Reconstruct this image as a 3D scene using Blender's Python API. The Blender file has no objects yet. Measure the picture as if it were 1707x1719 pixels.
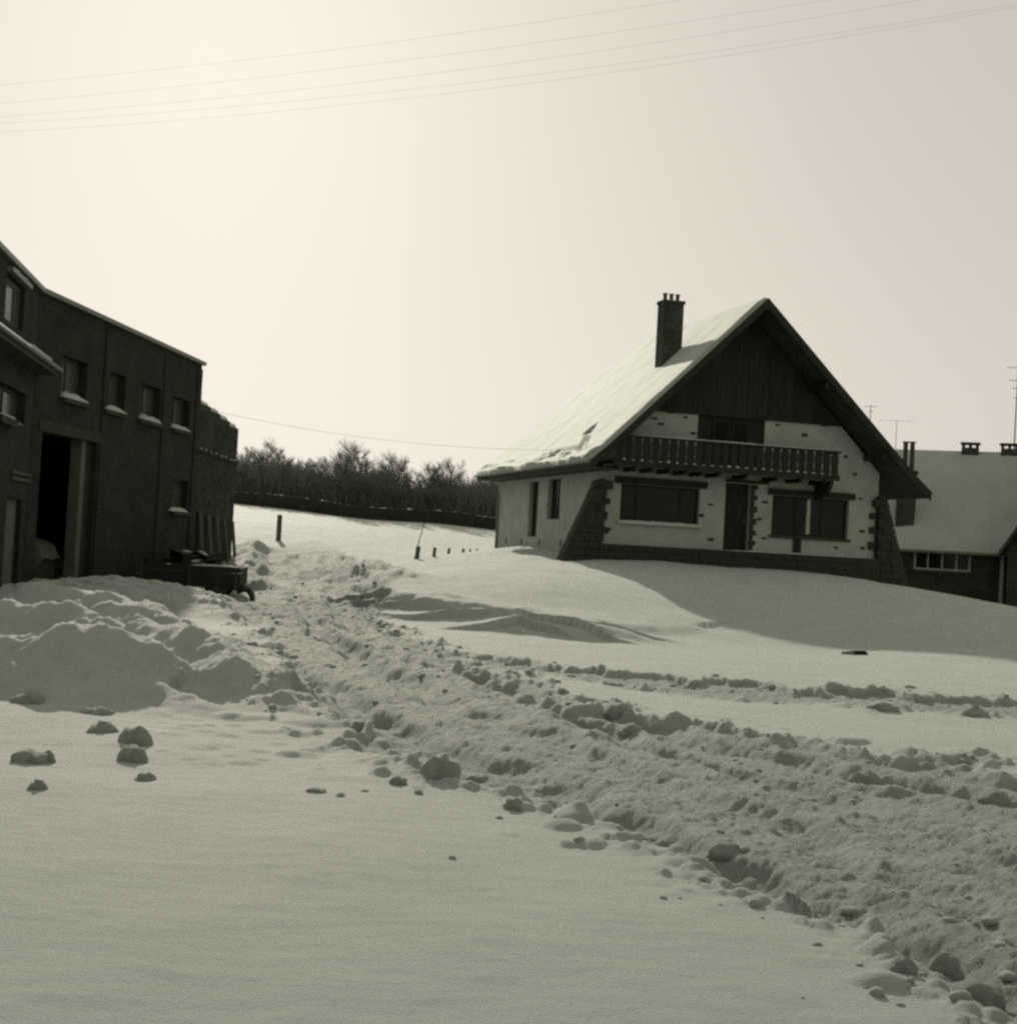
import bpy, math, random
import numpy as np
from mathutils import Vector, Matrix

random.seed(7); rng = np.random.default_rng(7)
sc = bpy.context.scene
rad = math.radians

# ------------------------------------------------------------------ camera
EYE = 1.6; F = 2344.0; PW, PH = 1707.0, 1719.0
PITCH = rad(1.32); ROLL = rad(3.15)
cam = bpy.data.cameras.new("camera"); cam_o = bpy.data.objects.new("camera", cam)
sc.collection.objects.link(cam_o); sc.camera = cam_o
cam.sensor_fit = 'VERTICAL'; cam.sensor_height = 24.0; cam.lens = 24.0 * F / PH
cam.clip_start = 0.1; cam.clip_end = 8000
cam_m = Matrix.Rotation(math.pi / 2 + PITCH, 3, 'X') @ Matrix.Rotation(ROLL, 3, 'Z')
cam_o.matrix_world = Matrix.Translation((0, 0, EYE)) @ cam_m.to_4x4()

# ------------------------------------------------------------------ sky, sun, exposure
SUN_AZ = rad(-13.0)            # measured from +Y towards +X
SUN_EL = rad(22.0)
SKY_EVEN, SKY_GAIN = 0.31, 3.40
LIGHT_TINT = (1.0, 0.938, 0.82)
w = bpy.data.worlds.new("World"); sc.world = w; w.use_nodes = True
nt = w.node_tree; nt.nodes.clear()
sky = nt.nodes.new("ShaderNodeTexSky"); sky.sky_type = 'NISHITA'; sky.sun_disc = False
sky.sun_elevation = SUN_EL; sky.sun_rotation = SUN_AZ
sky.air_density = 1.5; sky.dust_density = 1.5; sky.ozone_density = 1.0; sky.altitude = 100
bw = nt.nodes.new("ShaderNodeRGBToBW")
tint = nt.nodes.new("ShaderNodeVectorMath"); tint.operation = 'MULTIPLY'
comb = nt.nodes.new("ShaderNodeCombineXYZ")
# thin winter overcast: evens out the clear-sky contrast over the whole dome
pw = nt.nodes.new("ShaderNodeMath"); pw.operation = 'POWER'; pw.inputs[1].default_value = SKY_EVEN
ml = nt.nodes.new("ShaderNodeMath"); ml.operation = 'MULTIPLY'; ml.inputs[1].default_value = SKY_GAIN
nt.links.new(bw.outputs[0], pw.inputs[0]); nt.links.new(pw.outputs[0], ml.inputs[0])
for i in range(3): nt.links.new(ml.outputs[0], comb.inputs[i])
tint.inputs[1].default_value = LIGHT_TINT
bg = nt.nodes.new("ShaderNodeBackground"); bg.inputs[1].default_value = 0.10
wo = nt.nodes.new("ShaderNodeOutputWorld")
nt.links.new(sky.outputs[0], bw.inputs[0]); nt.links.new(comb.outputs[0], tint.inputs[0])
nt.links.new(tint.outputs[0], bg.inputs[0]); nt.links.new(bg.outputs[0], wo.inputs[0])

sun = bpy.data.lights.new("sun", 'SUN'); sun.energy = 3.65; sun.angle = rad(0.9); sun.color = LIGHT_TINT
sun_o = bpy.data.objects.new("sun", sun); sc.collection.objects.link(sun_o)
S = Vector((math.sin(SUN_AZ) * math.cos(SUN_EL), math.cos(SUN_AZ) * math.cos(SUN_EL), math.sin(SUN_EL)))
sun_o.rotation_mode = 'QUATERNION'; sun_o.rotation_quaternion = S.to_track_quat('Z', 'Y'); sun_o.location = S * 60

vs = sc.view_settings
vs.view_transform = 'Standard'; vs.look = 'None'; vs.exposure = 0.0; vs.gamma = 1.0; vs.use_curve_mapping = False
sc.cycles.pixel_filter_type = 'BLACKMAN_HARRIS'; sc.cycles.filter_width = 2.6
sc.cycles.use_denoising = False; sc.cycles.max_bounces = 6; sc.cycles.diffuse_bounces = 4

# ------------------------------------------------------------------ helpers
_R = np.array(cam_m)
def ray(px, py):
    d = _R @ np.array([(px - PW / 2) / F, -(py - PH / 2) / F, -1.0]); return d / d[1]
def at(px, py, Y): return np.array([0, 0, EYE]) + ray(px, py) * Y      # a point Y metres ahead, for surveying distances
def gz(px, py, z):
    d = ray(px, py); return np.array([0, 0, EYE]) + d * ((z - EYE) / d[2])

def grey(v):
    k = min(1.0, max(0.0, (v - 0.03) / 0.4))
    return (v * (0.84 + 0.085 * k), v, v * (0.71 + 0.195 * k), 1.0)

COL = sc.collection
def link(o): COL.objects.link(o); return o

def thing(name, label, cat, loc=(0, 0, 0), group=None, rz=0.0):
    o = bpy.data.objects.new(name, None); o.empty_display_size = 0.3
    o.location = loc; o.rotation_euler = (0, 0, rz); link(o)
    o["label"] = label; o["category"] = cat
    if group: o["group"] = group
    return o
def tag(o, label=None, cat=None, group=None, kind=None):
    if label: o["label"] = label
    if cat: o["category"] = cat
    if group: o["group"] = group
    if kind: o["kind"] = kind
    return o

class MB:
    """collects faces in a local frame, built as one mesh object under a parent thing"""
    def __init__(self, M=None):
        self.v = []; self.f = []; self.M = M
    def add(self, vs_, fs_):
        n = len(self.v)
        self.v += [tuple(p) for p in vs_]; self.f += [tuple(i + n for i in f) for f in fs_]; return self
    def box(self, a, b):
        (x0, y0, z0), (x1, y1, z1) = a, b
        x0, x1 = min(x0, x1), max(x0, x1); y0, y1 = min(y0, y1), max(y0, y1); z0, z1 = min(z0, z1), max(z0, z1)
        return self.add([(x0,y0,z0),(x1,y0,z0),(x1,y1,z0),(x0,y1,z0),(x0,y0,z1),(x1,y0,z1),(x1,y1,z1),(x0,y1,z1)],
            [(0,3,2,1),(4,5,6,7),(0,1,5,4),(1,2,6,5),(2,3,7,6),(3,0,4,7)])
    def prism(self, poly, y0, y1):
        """polygon in (x,z), extruded from y0 to y1"""
        n = len(poly); area = sum(poly[i][0]*poly[(i+1)%n][1]-poly[(i+1)%n][0]*poly[i][1] for i in range(n))
        if area < 0: poly = poly[::-1]
        if y0 > y1: y0, y1 = y1, y0
        vs_ = [(x, y0, z) for x, z in poly] + [(x, y1, z) for x, z in poly]
        fs = [tuple(range(n)), tuple(range(2*n-1, n-1, -1))] + [(i, i+n, (i+1)%n+n, (i+1)%n) for i in range(n)]
        return self.add(vs_, fs)
    def tube(self, pts, r, n=6, cap=True):
        pts = [Vector(p) for p in pts]; rs = r if isinstance(r, (list, tuple)) else [r]*len(pts)
        rings = []; base = len(self.v)
        up = Vector((0.13, 0.21, 1)).normalized()
        for i, p in enumerate(pts):
            d = (pts[min(i+1, len(pts)-1)] - pts[max(i-1, 0)]).normalized()
            u_ = d.cross(up)
            if u_.length < 1e-4: u_ = d.cross(Vector((1, 0, 0)))
            u_.normalize(); w_ = d.cross(u_)
            for k in range(n):
                a = 2*math.pi*k/n
                self.v.append(tuple(p + (u_*math.cos(a) + w_*math.sin(a))*rs[i]))
        for i in range(len(pts)-1):
            for k in range(n):
                a = base+i*n+k; b = base+i*n+(k+1)%n
                self.f.append((a, b, b+n, a+n))
        if cap:
            self.f.append(tuple(base+k for k in range(n))[::-1])
            self.f.append(tuple(base+(len(pts)-1)*n+k for k in range(n)))
        return self
    def mesh(self, name, mat, origin=(0, 0, 0), smooth=False):
        v = np.array(self.v, dtype=float).reshape(-1, 3)
        if self.M is not None:
            m = np.array(self.M); v = v @ m[:3, :3].T + m[:3, 3]
        v = v - np.array(origin)
        me = bpy.data.meshes.new(name); me.from_pydata(v.tolist(), [], self.f); me.update()
        if smooth: me.polygons.foreach_set("use_smooth", [True]*len(me.polygons))
        me.materials.append(mat); return me
    def build(self, name, mat, parent=None, smooth=False):
        org = (0, 0, 0); p = parent
        while p is not None:
            org = tuple(np.array(org) + np.array(p.location)); p = p.parent
        o = link(bpy.data.objects.new(name, self.mesh(name, mat, org, smooth)))
        o.parent = parent; MB.last = o; return o

def frame(o, rz):     # local x along the wall, y outwards-behind, z up -> world
    return Matrix.Translation(o) @ Matrix.Rotation(rz, 4, 'Z')

def wall_open(mb, x0, x1, z0, z1, y0, y1, holes):
    """wall slab between y0 (face) and y1 with rectangular openings (x0,x1,z0,z1), reveals included"""
    xs = sorted({x0, x1, *[c for h in holes for c in h[:2]]}); zs = sorted({z0, z1, *[c for h in holes for c in h[2:]]})
    xs = [x for x in xs if x0 <= x <= x1]; zs = [z for z in zs if z0 <= z <= z1]
    def solid(i, j):
        if i < 0 or j < 0 or i >= len(xs)-1 or j >= len(zs)-1: return False
        cx = (xs[i]+xs[i+1])/2; cz = (zs[j]+zs[j+1])/2
        return not any(h[0] < cx < h[1] and h[2] < cz < h[3] for h in holes)
    for i in range(len(xs)-1):
        for j in range(len(zs)-1):
            if not solid(i, j): continue
            a, b, c, d = xs[i], xs[i+1], zs[j], zs[j+1]
            P = [(a,y0,c),(b,y0,c),(b,y0,d),(a,y0,d),(a,y1,c),(b,y1,c),(b,y1,d),(a,y1,d)]
            fs = [(0,1,2,3),(7,6,5,4)]
            if not solid(i-1, j): fs.append((0,3,7,4))
            if not solid(i+1, j): fs.append((1,5,6,2))
            if not solid(i, j-1): fs.append((0,4,5,1))
            if not solid(i, j+1): fs.append((3,2,6,7))
            mb.add(P, fs)
    return mb

# ------------------------------------------------------------------ noise (numpy)
def _hash(ix, iy, s):
    h = (ix.astype(np.int64)*374761393 + iy.astype(np.int64)*668265263 + s*974711) & 0xffffffff
    h = ((h ^ (h >> 13))*1274126177) & 0xffffffff
    h = (h ^ (h >> 16)); h = (h*2246822519) & 0xffffffff
    return ((h ^ (h >> 15)) & 0xffffff)/float(0x1000000)
def perlin(x, y, s=0):
    ix = np.floor(x); iy = np.floor(y); fx = x-ix; fy = y-iy
    def g(a, b):
        t = _hash(ix+a, iy+b, s)*2*math.pi
        return np.cos(t)*(fx-a) + np.sin(t)*(fy-b)
    u = fx*fx*fx*(fx*(fx*6-15)+10); v = fy*fy*fy*(fy*(fy*6-15)+10)
    return ((g(0,0)*(1-u)+g(1,0)*u)*(1-v) + (g(0,1)*(1-u)+g(1,1)*u)*v)*1.5
def fbm(x, y, o=4, s=0, gain=0.5):
    r = 0; a = 1.0; f = 1.0
    for k in range(o):
        r = r + a*perlin(x*f+17.3*k, y*f-9.1*k, s+k); a *= gain; f *= 2.03
    return r
def bumps(x, y, s, prob):
    """rounded lumps, one per cell at most; prob in 0..1 (array)"""
    ix = np.floor(x); iy = np.floor(y); out = np.zeros_like(x)
    for a in (-1, 0, 1):
        for b in (-1, 0, 1):
            cx = ix+a; cy = iy+b
            jx = cx+0.15+0.7*_hash(cx, cy, s); jy = cy+0.15+0.7*_hash(cx, cy, s+1)
            r = 0.28+0.42*_hash(cx, cy, s+2); on = _hash(cx, cy, s+3) < prob
            sx = 0.75+0.5*_hash(cx, cy, s+4)
            q = ((x-jx)**2*sx + (y-jy)**2/sx)/(r*r)
            out = np.maximum(out, np.where(on & (q < 1), np.clip(1-q, 0, 1)**0.8*r*1.15, 0))
    return out
def sstep(a, b, x):
    t = np.clip((x-a)/(b-a), 0, 1); return t*t*(3-2*t)

# ------------------------------------------------------------------ materials
def new_mat(name):
    m = bpy.data.materials.new(name); m.use_nodes = True; t = m.node_tree
    b = t.nodes["Principled BSDF"]; return m, t, b
def plain(name, v, rough=0.8, spec=0.25, var=0.25, scale=3.0, bump=0.0, bscale=30.0, metallic=0.0, stretch=None):
    m, t, b = new_mat(name)
    tc = t.nodes.new("ShaderNodeTexCoord"); mp = t.nodes.new("ShaderNodeMapping")
    t.links.new(tc.outputs["Object"], mp.inputs[0])
    if stretch: mp.inputs["Scale"].default_value = stretch
    n = t.nodes.new("ShaderNodeTexNoise"); n.inputs["Scale"].default_value = scale; n.inputs["Detail"].default_value = 8; n.inputs["Roughness"].default_value = 0.65
    t.links.new(mp.outputs[0], n.inputs["Vector"])
    r = t.nodes.new("ShaderNodeValToRGB")
    r.color_ramp.elements[0].position = 0.3; r.color_ramp.elements[1].position = 0.7
    r.color_ramp.elements[0].color = grey(v*(1-var)); r.color_ramp.elements[1].color = grey(v*(1+var))
    t.links.new(n.outputs[0], r.inputs[0]); t.links.new(r.outputs[0], b.inputs["Base Color"])
    b.inputs["Roughness"].default_value = rough; b.inputs["Specular IOR Level"].default_value = spec; b.inputs["Metallic"].default_value = metallic
    if bump:
        n2 = t.nodes.new("ShaderNodeTexNoise"); n2.inputs["Scale"].default_value = bscale; n2.inputs["Detail"].default_value = 6
        t.links.new(mp.outputs[0], n2.inputs["Vector"])
        bp = t.nodes.new("ShaderNodeBump"); bp.inputs["Strength"].default_value = 1.0; bp.inputs["Distance"].default_value = bump
        t.links.new(n2.outputs[0], bp.inputs["Height"]); t.links.new(bp.outputs[0], b.inputs["Normal"])
    return m
def snow_mat(name, packed=False, relief=0.020, lo=0.36, hi=0.42):
    m, t, b = new_mat(name)
    b.inputs["Roughness"].default_value = 0.75; b.inputs["Specular IOR Level"].default_value = 0.12
    b.inputs["Sheen Weight"].default_value = 0.54; b.inputs["Sheen Roughness"].default_value = 0.4; b.inputs["Sheen Tint"].default_value = grey(0.9)
    tc = t.nodes.new("ShaderNodeTexCoord")
    n = t.nodes.new("ShaderNodeTexNoise"); n.inputs["Scale"].default_value = 1.3; n.inputs["Detail"].default_value = 6
    t.links.new(tc.outputs["Object"], n.inputs["Vector"])
    r = t.nodes.new("ShaderNodeValToRGB"); r.color_ramp.elements[0].position = 0.25; r.color_ramp.elements[1].position = 0.75
    r.color_ramp.elements[0].color = grey(lo); r.color_ramp.elements[1].color = grey(hi)
    t.links.new(n.outputs[0], r.inputs[0]); col = r.outputs[0]
    if packed:
        at_ = t.nodes.new("ShaderNodeAttribute"); at_.attribute_name = "packed"
        mx = t.nodes.new("ShaderNodeMix"); mx.data_type = 'RGBA'
        n3 = t.nodes.new("ShaderNodeTexNoise"); n3.inputs["Scale"].default_value = 5; n3.inputs["Detail"].default_value = 8; n3.inputs["Roughness"].default_value = 0.7
        t.links.new(tc.outputs["Object"], n3.inputs["Vector"])
        r3 = t.nodes.new("ShaderNodeValToRGB"); r3.color_ramp.elements[0].position = 0.3; r3.color_ramp.elements[1].position = 0.65
        r3.color_ramp.elements[0].color = grey(0.23); r3.color_ramp.elements[1].color = grey(0.35)
        t.links.new(n3.outputs[0], r3.inputs[0])
        t.links.new(at_.outputs["Fac"], mx.inputs["Factor"]); t.links.new(col, mx.inputs["A"]); t.links.new(r3.outputs[0], mx.inputs["B"])
        col = mx.outputs["Result"]
    t.links.new(col, b.inputs["Base Color"])
    n2 = t.nodes.new("ShaderNodeTexNoise"); n2.inputs["Scale"].default_value = 60; n2.inputs["Detail"].default_value = 8; n2.inputs["Roughness"].default_value = 0.7
    t.links.new(tc.outputs["Object"], n2.inputs["Vector"])
    bp = t.nodes.new("ShaderNodeBump"); bp.inputs["Strength"].default_value = 1.0; bp.inputs["Distance"].default_value = relief
    t.links.new(n2.outputs[0], bp.inputs["Height"]); t.links.new(bp.outputs[0], b.inputs["Normal"])
    if packed:
        n4 = t.nodes.new("ShaderNodeTexNoise"); n4.inputs["Scale"].default_value = 17; n4.inputs["Detail"].default_value = 7; n4.inputs["Roughness"].default_value = 0.68
        t.links.new(tc.outputs["Object"], n4.inputs["Vector"])
        mu = t.nodes.new("ShaderNodeMath"); mu.operation = 'MULTIPLY'; t.links.new(n4.outputs[0], mu.inputs[0]); t.links.new(at_.outputs["Fac"], mu.inputs[1])
        b2 = t.nodes.new("ShaderNodeBump"); b2.inputs["Strength"].default_value = 1.0; b2.inputs["Distance"].default_value = 0.036
        t.links.new(mu.outputs[0], b2.inputs["Height"]); t.links.new(b2.outputs[0], bp.inputs["Normal"])
    return m
def brick_mat(name, v, mortar, sx=1.0):
    m, t, b = new_mat(name)
    uv = t.nodes.new("ShaderNodeUVMap"); uv.uv_map = "wall"
    br = t.nodes.new("ShaderNodeTexBrick"); br.inputs["Scale"].default_value = 1.0
    br.inputs["Brick Width"].default_value = 0.23*sx; br.inputs["Row Height"].default_value = 0.077*sx; br.inputs["Mortar Size"].default_value = 0.010
    br.inputs["Color1"].default_value = grey(v*0.75); br.inputs["Color2"].default_value = grey(v*1.3); br.inputs["Mortar"].default_value = grey(mortar)
    t.links.new(uv.outputs[0], br.inputs["Vector"])
    n = t.nodes.new("ShaderNodeTexNoise"); n.inputs["Scale"].default_value = 1.1; n.inputs["Detail"].default_value = 8; n.inputs["Roughness"].default_value = 0.7
    tc = t.nodes.new("ShaderNodeTexCoord"); t.links.new(tc.outputs["Object"], n.inputs["Vector"])
    mr = t.nodes.new("ShaderNodeMapRange"); mr.inputs[1].default_value = 0.3; mr.inputs[2].default_value = 0.7; mr.inputs[3].default_value = 0.6; mr.inputs[4].default_value = 1.45
    t.links.new(n.outputs[0], mr.inputs[0])
    vm = t.nodes.new("ShaderNodeVectorMath"); vm.operation = 'SCALE'
    t.links.new(br.outputs[0], vm.inputs[0]); t.links.new(mr.outputs[0], vm.inputs["Scale"]); t.links.new(vm.outputs[0], b.inputs["Base Color"])
    bp = t.nodes.new("ShaderNodeBump"); bp.inputs["Distance"].default_value = 0.008; bp.invert = True
    t.links.new(br.outputs["Fac"], bp.inputs["Height"]); t.links.new(bp.outputs[0], b.inputs["Normal"])
    b.inputs["Roughness"].default_value = 0.9; b.inputs["Specular IOR Level"].default_value = 0.15
    return m
def add_wall_uv(o, M):
    """metres along the wall and up, so courses run true on every face"""
    me = o.data; inv = np.array(M.inverted())
    org = np.zeros(3); p = o.parent
    while p is not None: org = org + np.array(p.location); p = p.parent
    uvl = me.uv_layers.new(name="wall"); 
    for pol in me.polygons:
        for li in pol.loop_indices:
            c = np.array(me.vertices[me.loops[li].vertex_index].co) + org
            l = inv[:3, :3] @ c + inv[:3, 3]; nn = inv[:3, :3] @ np.array(pol.normal)
            if abs(nn[0]) > 0.7: uvl.data[li].uv = (l[1], l[2])
            elif abs(nn[2]) > 0.7: uvl.data[li].uv = (l[0], l[1])
            else: uvl.data[li].uv = (l[0], l[2])
def glass_mat(name, v=0.012, rough=0.06, spec=0.5):
    m = plain(name, v, rough=rough, spec=spec, var=0.3, scale=0.7, bump=0.004, bscale=1.5); return m

M_snow = snow_mat("snow_ground", True); M_rsnow = snow_mat("snow_lying", False, 0.005); M_crumb = snow_mat("churned_snow", False, 0.012, 0.25, 0.33); M_dimmed = snow_mat("dimmed_roof_snow", False, 0.004, 0.25, 0.30)  # chalet roof snow: colour darkened to counter full sun on the slope
M_white = plain("white_render", 0.34, rough=0.9, spec=0.15, var=0.16, scale=1.6, bump=0.012, bscale=14)
M_stone = plain("dark_stone", 0.040, rough=0.9, spec=0.2, var=0.45, scale=4, bump=0.02, bscale=9)
M_wood = plain("dark_stained_wood", 0.022, rough=0.75, spec=0.2, var=0.4, scale=2.5, bump=0.004, bscale=20, stretch=(1, 1, 0.15))
M_wood2 = plain("weathered_wood", 0.06, rough=0.8, spec=0.2, var=0.4, scale=3, bump=0.004, bscale=20, stretch=(1, 1, 0.2))
M_tile = plain("dark_roof_tile", 0.05, rough=0.8, spec=0.2, var=0.4, scale=3, bump=0.02, bscale=6)
M_glass = glass_mat("window_glass", 0.015, 0.08, 0.14); M_glass3 = glass_mat("shaded_glass", 0.012, 0.4, 0.04); M_glass2 = glass_mat("pale_reflection_glass", 0.07, 0.3, 0.4)  # warehouse panes: base colour lightened to stand in for reflected sky
M_brick = brick_mat("dark_brick", 0.026, 0.032); M_brick2 = brick_mat("annex_brick", 0.036, 0.055)
M_nbrick = brick_mat("neighbour_brick", 0.035, 0.05)
M_chim = brick_mat("chimney_brick", 0.05, 0.07)
M_metal = plain("dark_iron", 0.03, rough=0.55, spec=0.4, var=0.3, scale=6)
M_zinc = plain("zinc", 0.14, rough=0.5, spec=0.4, var=0.2, scale=4)
M_frame = plain("painted_frame", 0.34, rough=0.6, spec=0.3, var=0.15, scale=5)
M_post = plain("grey_paint", 0.10, rough=0.7, spec=0.2, var=0.25, scale=2)
M_pale = plain("pale_paint", 0.42, rough=0.7, spec=0.25, var=0.18, scale=2)
M_cloth = plain("curtain_cloth", 0.30, rough=0.95, spec=0.05, var=0.2, scale=3, stretch=(6, 6, 0.3))
M_canvas = plain("canvas", 0.28, rough=0.9, spec=0.1, var=0.2, scale=3)
M_bark = plain("bare_bark", 0.09, rough=0.9, spec=0.1, var=0.3, scale=4)
M_twig = plain("bare_twigs", 0.17, rough=0.9, spec=0.1, var=0.25, scale=2)
M_hedge = plain("hedge_twigs", 0.035, rough=0.9, spec=0.1, var=0.3, scale=3)
M_wire = plain("cable", 0.30, rough=0.5, spec=0.3, var=0.05)
M_dark = plain("dark_interior", 0.16, rough=0.95, spec=0.05, var=0.2)

# ------------------------------------------------------------------ the snow-covered ground
_tps_pts = []
def C_(px, py, Y): p = at(px, py, Y); _tps_pts.append((p[0], p[1], p[2]))
def W_(x, y, z): _tps_pts.append((x, y, z))
for x in (-9, -3, 3, 9): W_(x, 0.0, 0.0); W_(x, 7.0, 0.0)
for x in (-30, 30): W_(x, 0, 0.0); W_(x, 15, 0.0)
W_(0, -30, 0); W_(-40, -30, 0); W_(40, -30, 0)
for x in (-5, -1, 3, 7): W_(x, 13.0, 0.0)
for x in (-3, 0, 4, 8, 12): W_(x, 20.0, -0.05)
for x, z in ((-4.6, 0.0), (-1, -.08), (2, -.14), (5, -.16), (8, -.15), (11.5, -.12)): W_(x, 24.5, z)
# left yard in front of the warehouse
W_(-8, 18, 0.05); W_(-8.5, 24, 0.10); W_(-8, 30, 0.12); W_(-6.6, 34, -0.02); W_(-9.5, 38, 0.1); W_(-14, 32, 0.1); W_(-5, 29, 0.02)
# lane going up to the field
C_(500, 985, 35); C_(470, 945, 44); C_(440, 925, 52); W_(-9.5, 50, 1.05); W_(-12, 60, 1.5)
# mound in front of the chalet
C_(800, 1000, 33.5); C_(740, 1000, 33.5); C_(690, 1000, 33.5); C_(800, 1062, 28); C_(940, 1068, 28.8); C_(1000, 1068, 30); C_(1000, 985, 36); C_(1000, 958, 42); C_(720, 960, 38); C_(760, 945, 43); C_(1240, 953, 48.1); C_(960, 940, 46); C_(1430, 968, 49)
W_(4.21, 35.9, .12); W_(5.21, 34.3, .0); W_(5.79, 32.9, -.30); W_(6.72, 31.7, -.31); W_(7.74, 30.4, -.27); W_(10.07, 27.3, -.16); W_(3.77, 37.9, .57)
C_(1170, 985, 40); C_(1300, 1000, 38); C_(1300, 1055, 33.5); C_(832, 916, 58); C_(880, 916, 54)
C_(1540, 986, 43); C_(1620, 1004, 38.5); C_(1707, 1027, 34); C_(1640, 1060, 30.5); C_(1480, 1045, 33.5); C_(1460, 1010, 38)
W_(17.5, 48, -0.4); W_(20, 56, -0.6); W_(30, 70, -0.6); W_(17, 38, 0.2); W_(24, 40, -0.4); W_(20, 30, 0.2); W_(12, 62, 0.4)
W_(6, 60, 1.4); W_(4, 72, 1.25)
# field behind
C_(468, 900, 52); C_(600, 930, 46); C_(698, 943, 46.5); C_(728, 939, 52); C_(752, 936, 57); C_(777, 934, 62); C_(800, 932, 72); C_(780, 934, 52); C_(690, 925, 62)
C_(420, 872, 70); C_(620, 895, 70); C_(400, 846, 95); C_(500, 857, 95); C_(620, 873, 95); C_(730, 878, 95); C_(830, 890, 95)
W_(-40, 95, 4.2); W_(20, 100, 1.6); W_(45, 95, 0.6); W_(-45, 50, 2.2); W_(0, 140, 2.6); W_(-60, 140, 4.5); W_(60, 140, 1.0)
_P = np.array(_tps_pts)
def _tps_fit(P, lam=0.002):
    s = 20.0; X = P[:, :2]/s; n = len(X)
    d2 = ((X[:, None]-X[None])**2).sum(-1); K = 0.5*d2*np.log(d2+1e-12) + lam*np.eye(n)
    A = np.zeros((n+3, n+3)); A[:n, :n] = K; A[:n, n] = 1; A[:n, n+1:] = X; A[n, :n] = 1; A[n+1:, :n] = X.T
    return np.linalg.solve(A, np.concatenate([P[:, 2], np.zeros(3)])), X, s
_tw, _tX, _ts = _tps_fit(_P)
def _tps(x, y):
    xs = x/_ts; ys = y/_ts; n = len(_tX); r = _tw[n] + _tw[n+1]*xs + _tw[n+2]*ys
    for i in range(n):
        d2 = (xs-_tX[i, 0])**2 + (ys-_tX[i, 1])**2; r = r + _tw[i]*0.5*d2*np.log(d2+1e-12)
    return r
_GX0, _GY0, _GS, _GN = -200.0, -170.0, 1.6, 260
_gg = np.arange(_GN)*_GS
_TAB = _tps(*np.meshgrid(_GX0+_gg, _GY0+_gg))
def base_h(x, y):
    """the survey surface, read from its table by cubic interpolation"""
    u = np.clip((x-_GX0)/_GS, 1.001, _GN-3.001); v = np.clip((y-_GY0)/_GS, 1.001, _GN-3.001)
    i = np.floor(u).astype(int); j = np.floor(v).astype(int); fu = u-i; fv = v-j
    def wts(t): return (1-t)**3/6, (3*t**3-6*t*t+4)/6, (-3*t**3+3*t*t+3*t+1)/6, t**3/6
    wu = wts(fu); wv = wts(fv); r = np.zeros_like(u)
    for b_ in range(4):
        for a_ in range(4): r = r + wu[a_]*wv[b_]*_TAB[j+b_-1, i+a_-1]
    d = np.hypot(x, y-30); k = sstep(90, 160, d)
    return r*(1-k) + k*(1.2+1.3*sstep(-60, 40, -x))

def seg_dist(x, y, a, b):
    ex, ey = b[0]-a[0], b[1]-a[1]; L = ex*ex+ey*ey
    t = np.clip(((x-a[0])*ex+(y-a[1])*ey)/L, 0, 1)
    dx = x-(a[0]+t*ex); dy = y-(a[1]+t*ey)
    return np.hypot(dx, dy), t, np.sign(ex*(y-a[1])-ey*(x-a[0]))
def ridge(x, y, pts, wl, wr, power=1.0):
    """raised ridge along pts (x,y,H); wl = width on the left of travel, wr on the right"""
    out = np.zeros_like(x)
    for a, b in zip(pts[:-1], pts[1:]):
        d, t, sg = seg_dist(x, y, a, b); H = a[2]*(1-t)+b[2]*t; w_ = np.where(sg > 0, wl, wr)
        q = np.clip(d/w_, 0, 1); out = np.maximum(out, H*(1-q*q*(3-2*q))**power)
    return out
def poly_sd(x, y, poly):
    """signed distance, positive inside"""
    ins = np.zeros(x.shape, bool); dm = np.full(x.shape, 1e9); n = len(poly)
    for i in range(n):
        a, b = poly[i], poly[(i+1) % n]
        dm = np.minimum(dm, seg_dist(x, y, a, b)[0])
        c = (a[1] > y) != (b[1] > y)
        with np.errstate(divide='ignore', invalid='ignore'):
            ins ^= c & (x < (b[0]-a[0])*(y-a[1])/(b[1]-a[1]+1e-12)+a[0])
    return np.where(ins, dm, -dm)
def G(*ps): return [tuple(gz(px, py, z)[:2]) for px, py, z in ps]
TRACK = G((1900,1800,0),(1690,1700,0),(1610,1650,0),(1500,1600,0),(1390,1535,0),(1250,1500,0),(1130,1440,0),(985,1385,0),(900,1335,0),(760,1315,0),(640,1270,0),(540,1215,0),(495,1165,0),(455,1100,0),(420,1050,0))\
    + [(-5.6,26.0),(-6.0,29.5),(-6.3,33.0),(-7.2,38.0),(-7.9,44.0),(-9.0,50.0),(-7.0,51.0),(-5.2,46.0),(-4.0,40.0),(-3.2,34.0),(-2.6,30.0)]\
    + G((650,1040,0),(700,1066,0),(790,1105,0),(880,1150,0),(1060,1194,0),(1290,1236,0),(1500,1266,0),(1707,1294,0),(2000,1338,0))
TRACK2 = G((740,1082,0),(950,1112,0),(1120,1130,0),(1400,1152,0),(1707,1172,0),(2000,1190,0),(2000,1224,0),(1707,1200,0),(1400,1177,0),(1120,1151,0),(900,1127,0),(760,1100,0))
RUTS = [G((2000,1700,0),(1707,1540,0),(1300,1360,0),(1000,1262,0),(720,1160,0),(560,1065,0)) + [(-4.6,31.0),(-5.6,38.0),(-7,46)],
        G((2000,1500,0),(1707,1420,0),(1300,1290,0),(950,1200,0),(700,1110,0),(600,1055,0)) + [(-3.7,31.0),(-4.6,38.0),(-6,46)],
        G((2000,1400,0),(1707,1335,0),(1300,1255,0),(950,1180,0),(720,1100,0)),
        G((1800,1800,0),(1560,1580,0),(1250,1440,0),(1000,1330,0),(800,1260,0),(600,1180,0),(470,1100,0))]
def pz(px, py, Y, basez=0.0): p = at(px, py, Y); return (p[0], p[1], max(0.02, p[2]-basez))
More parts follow.
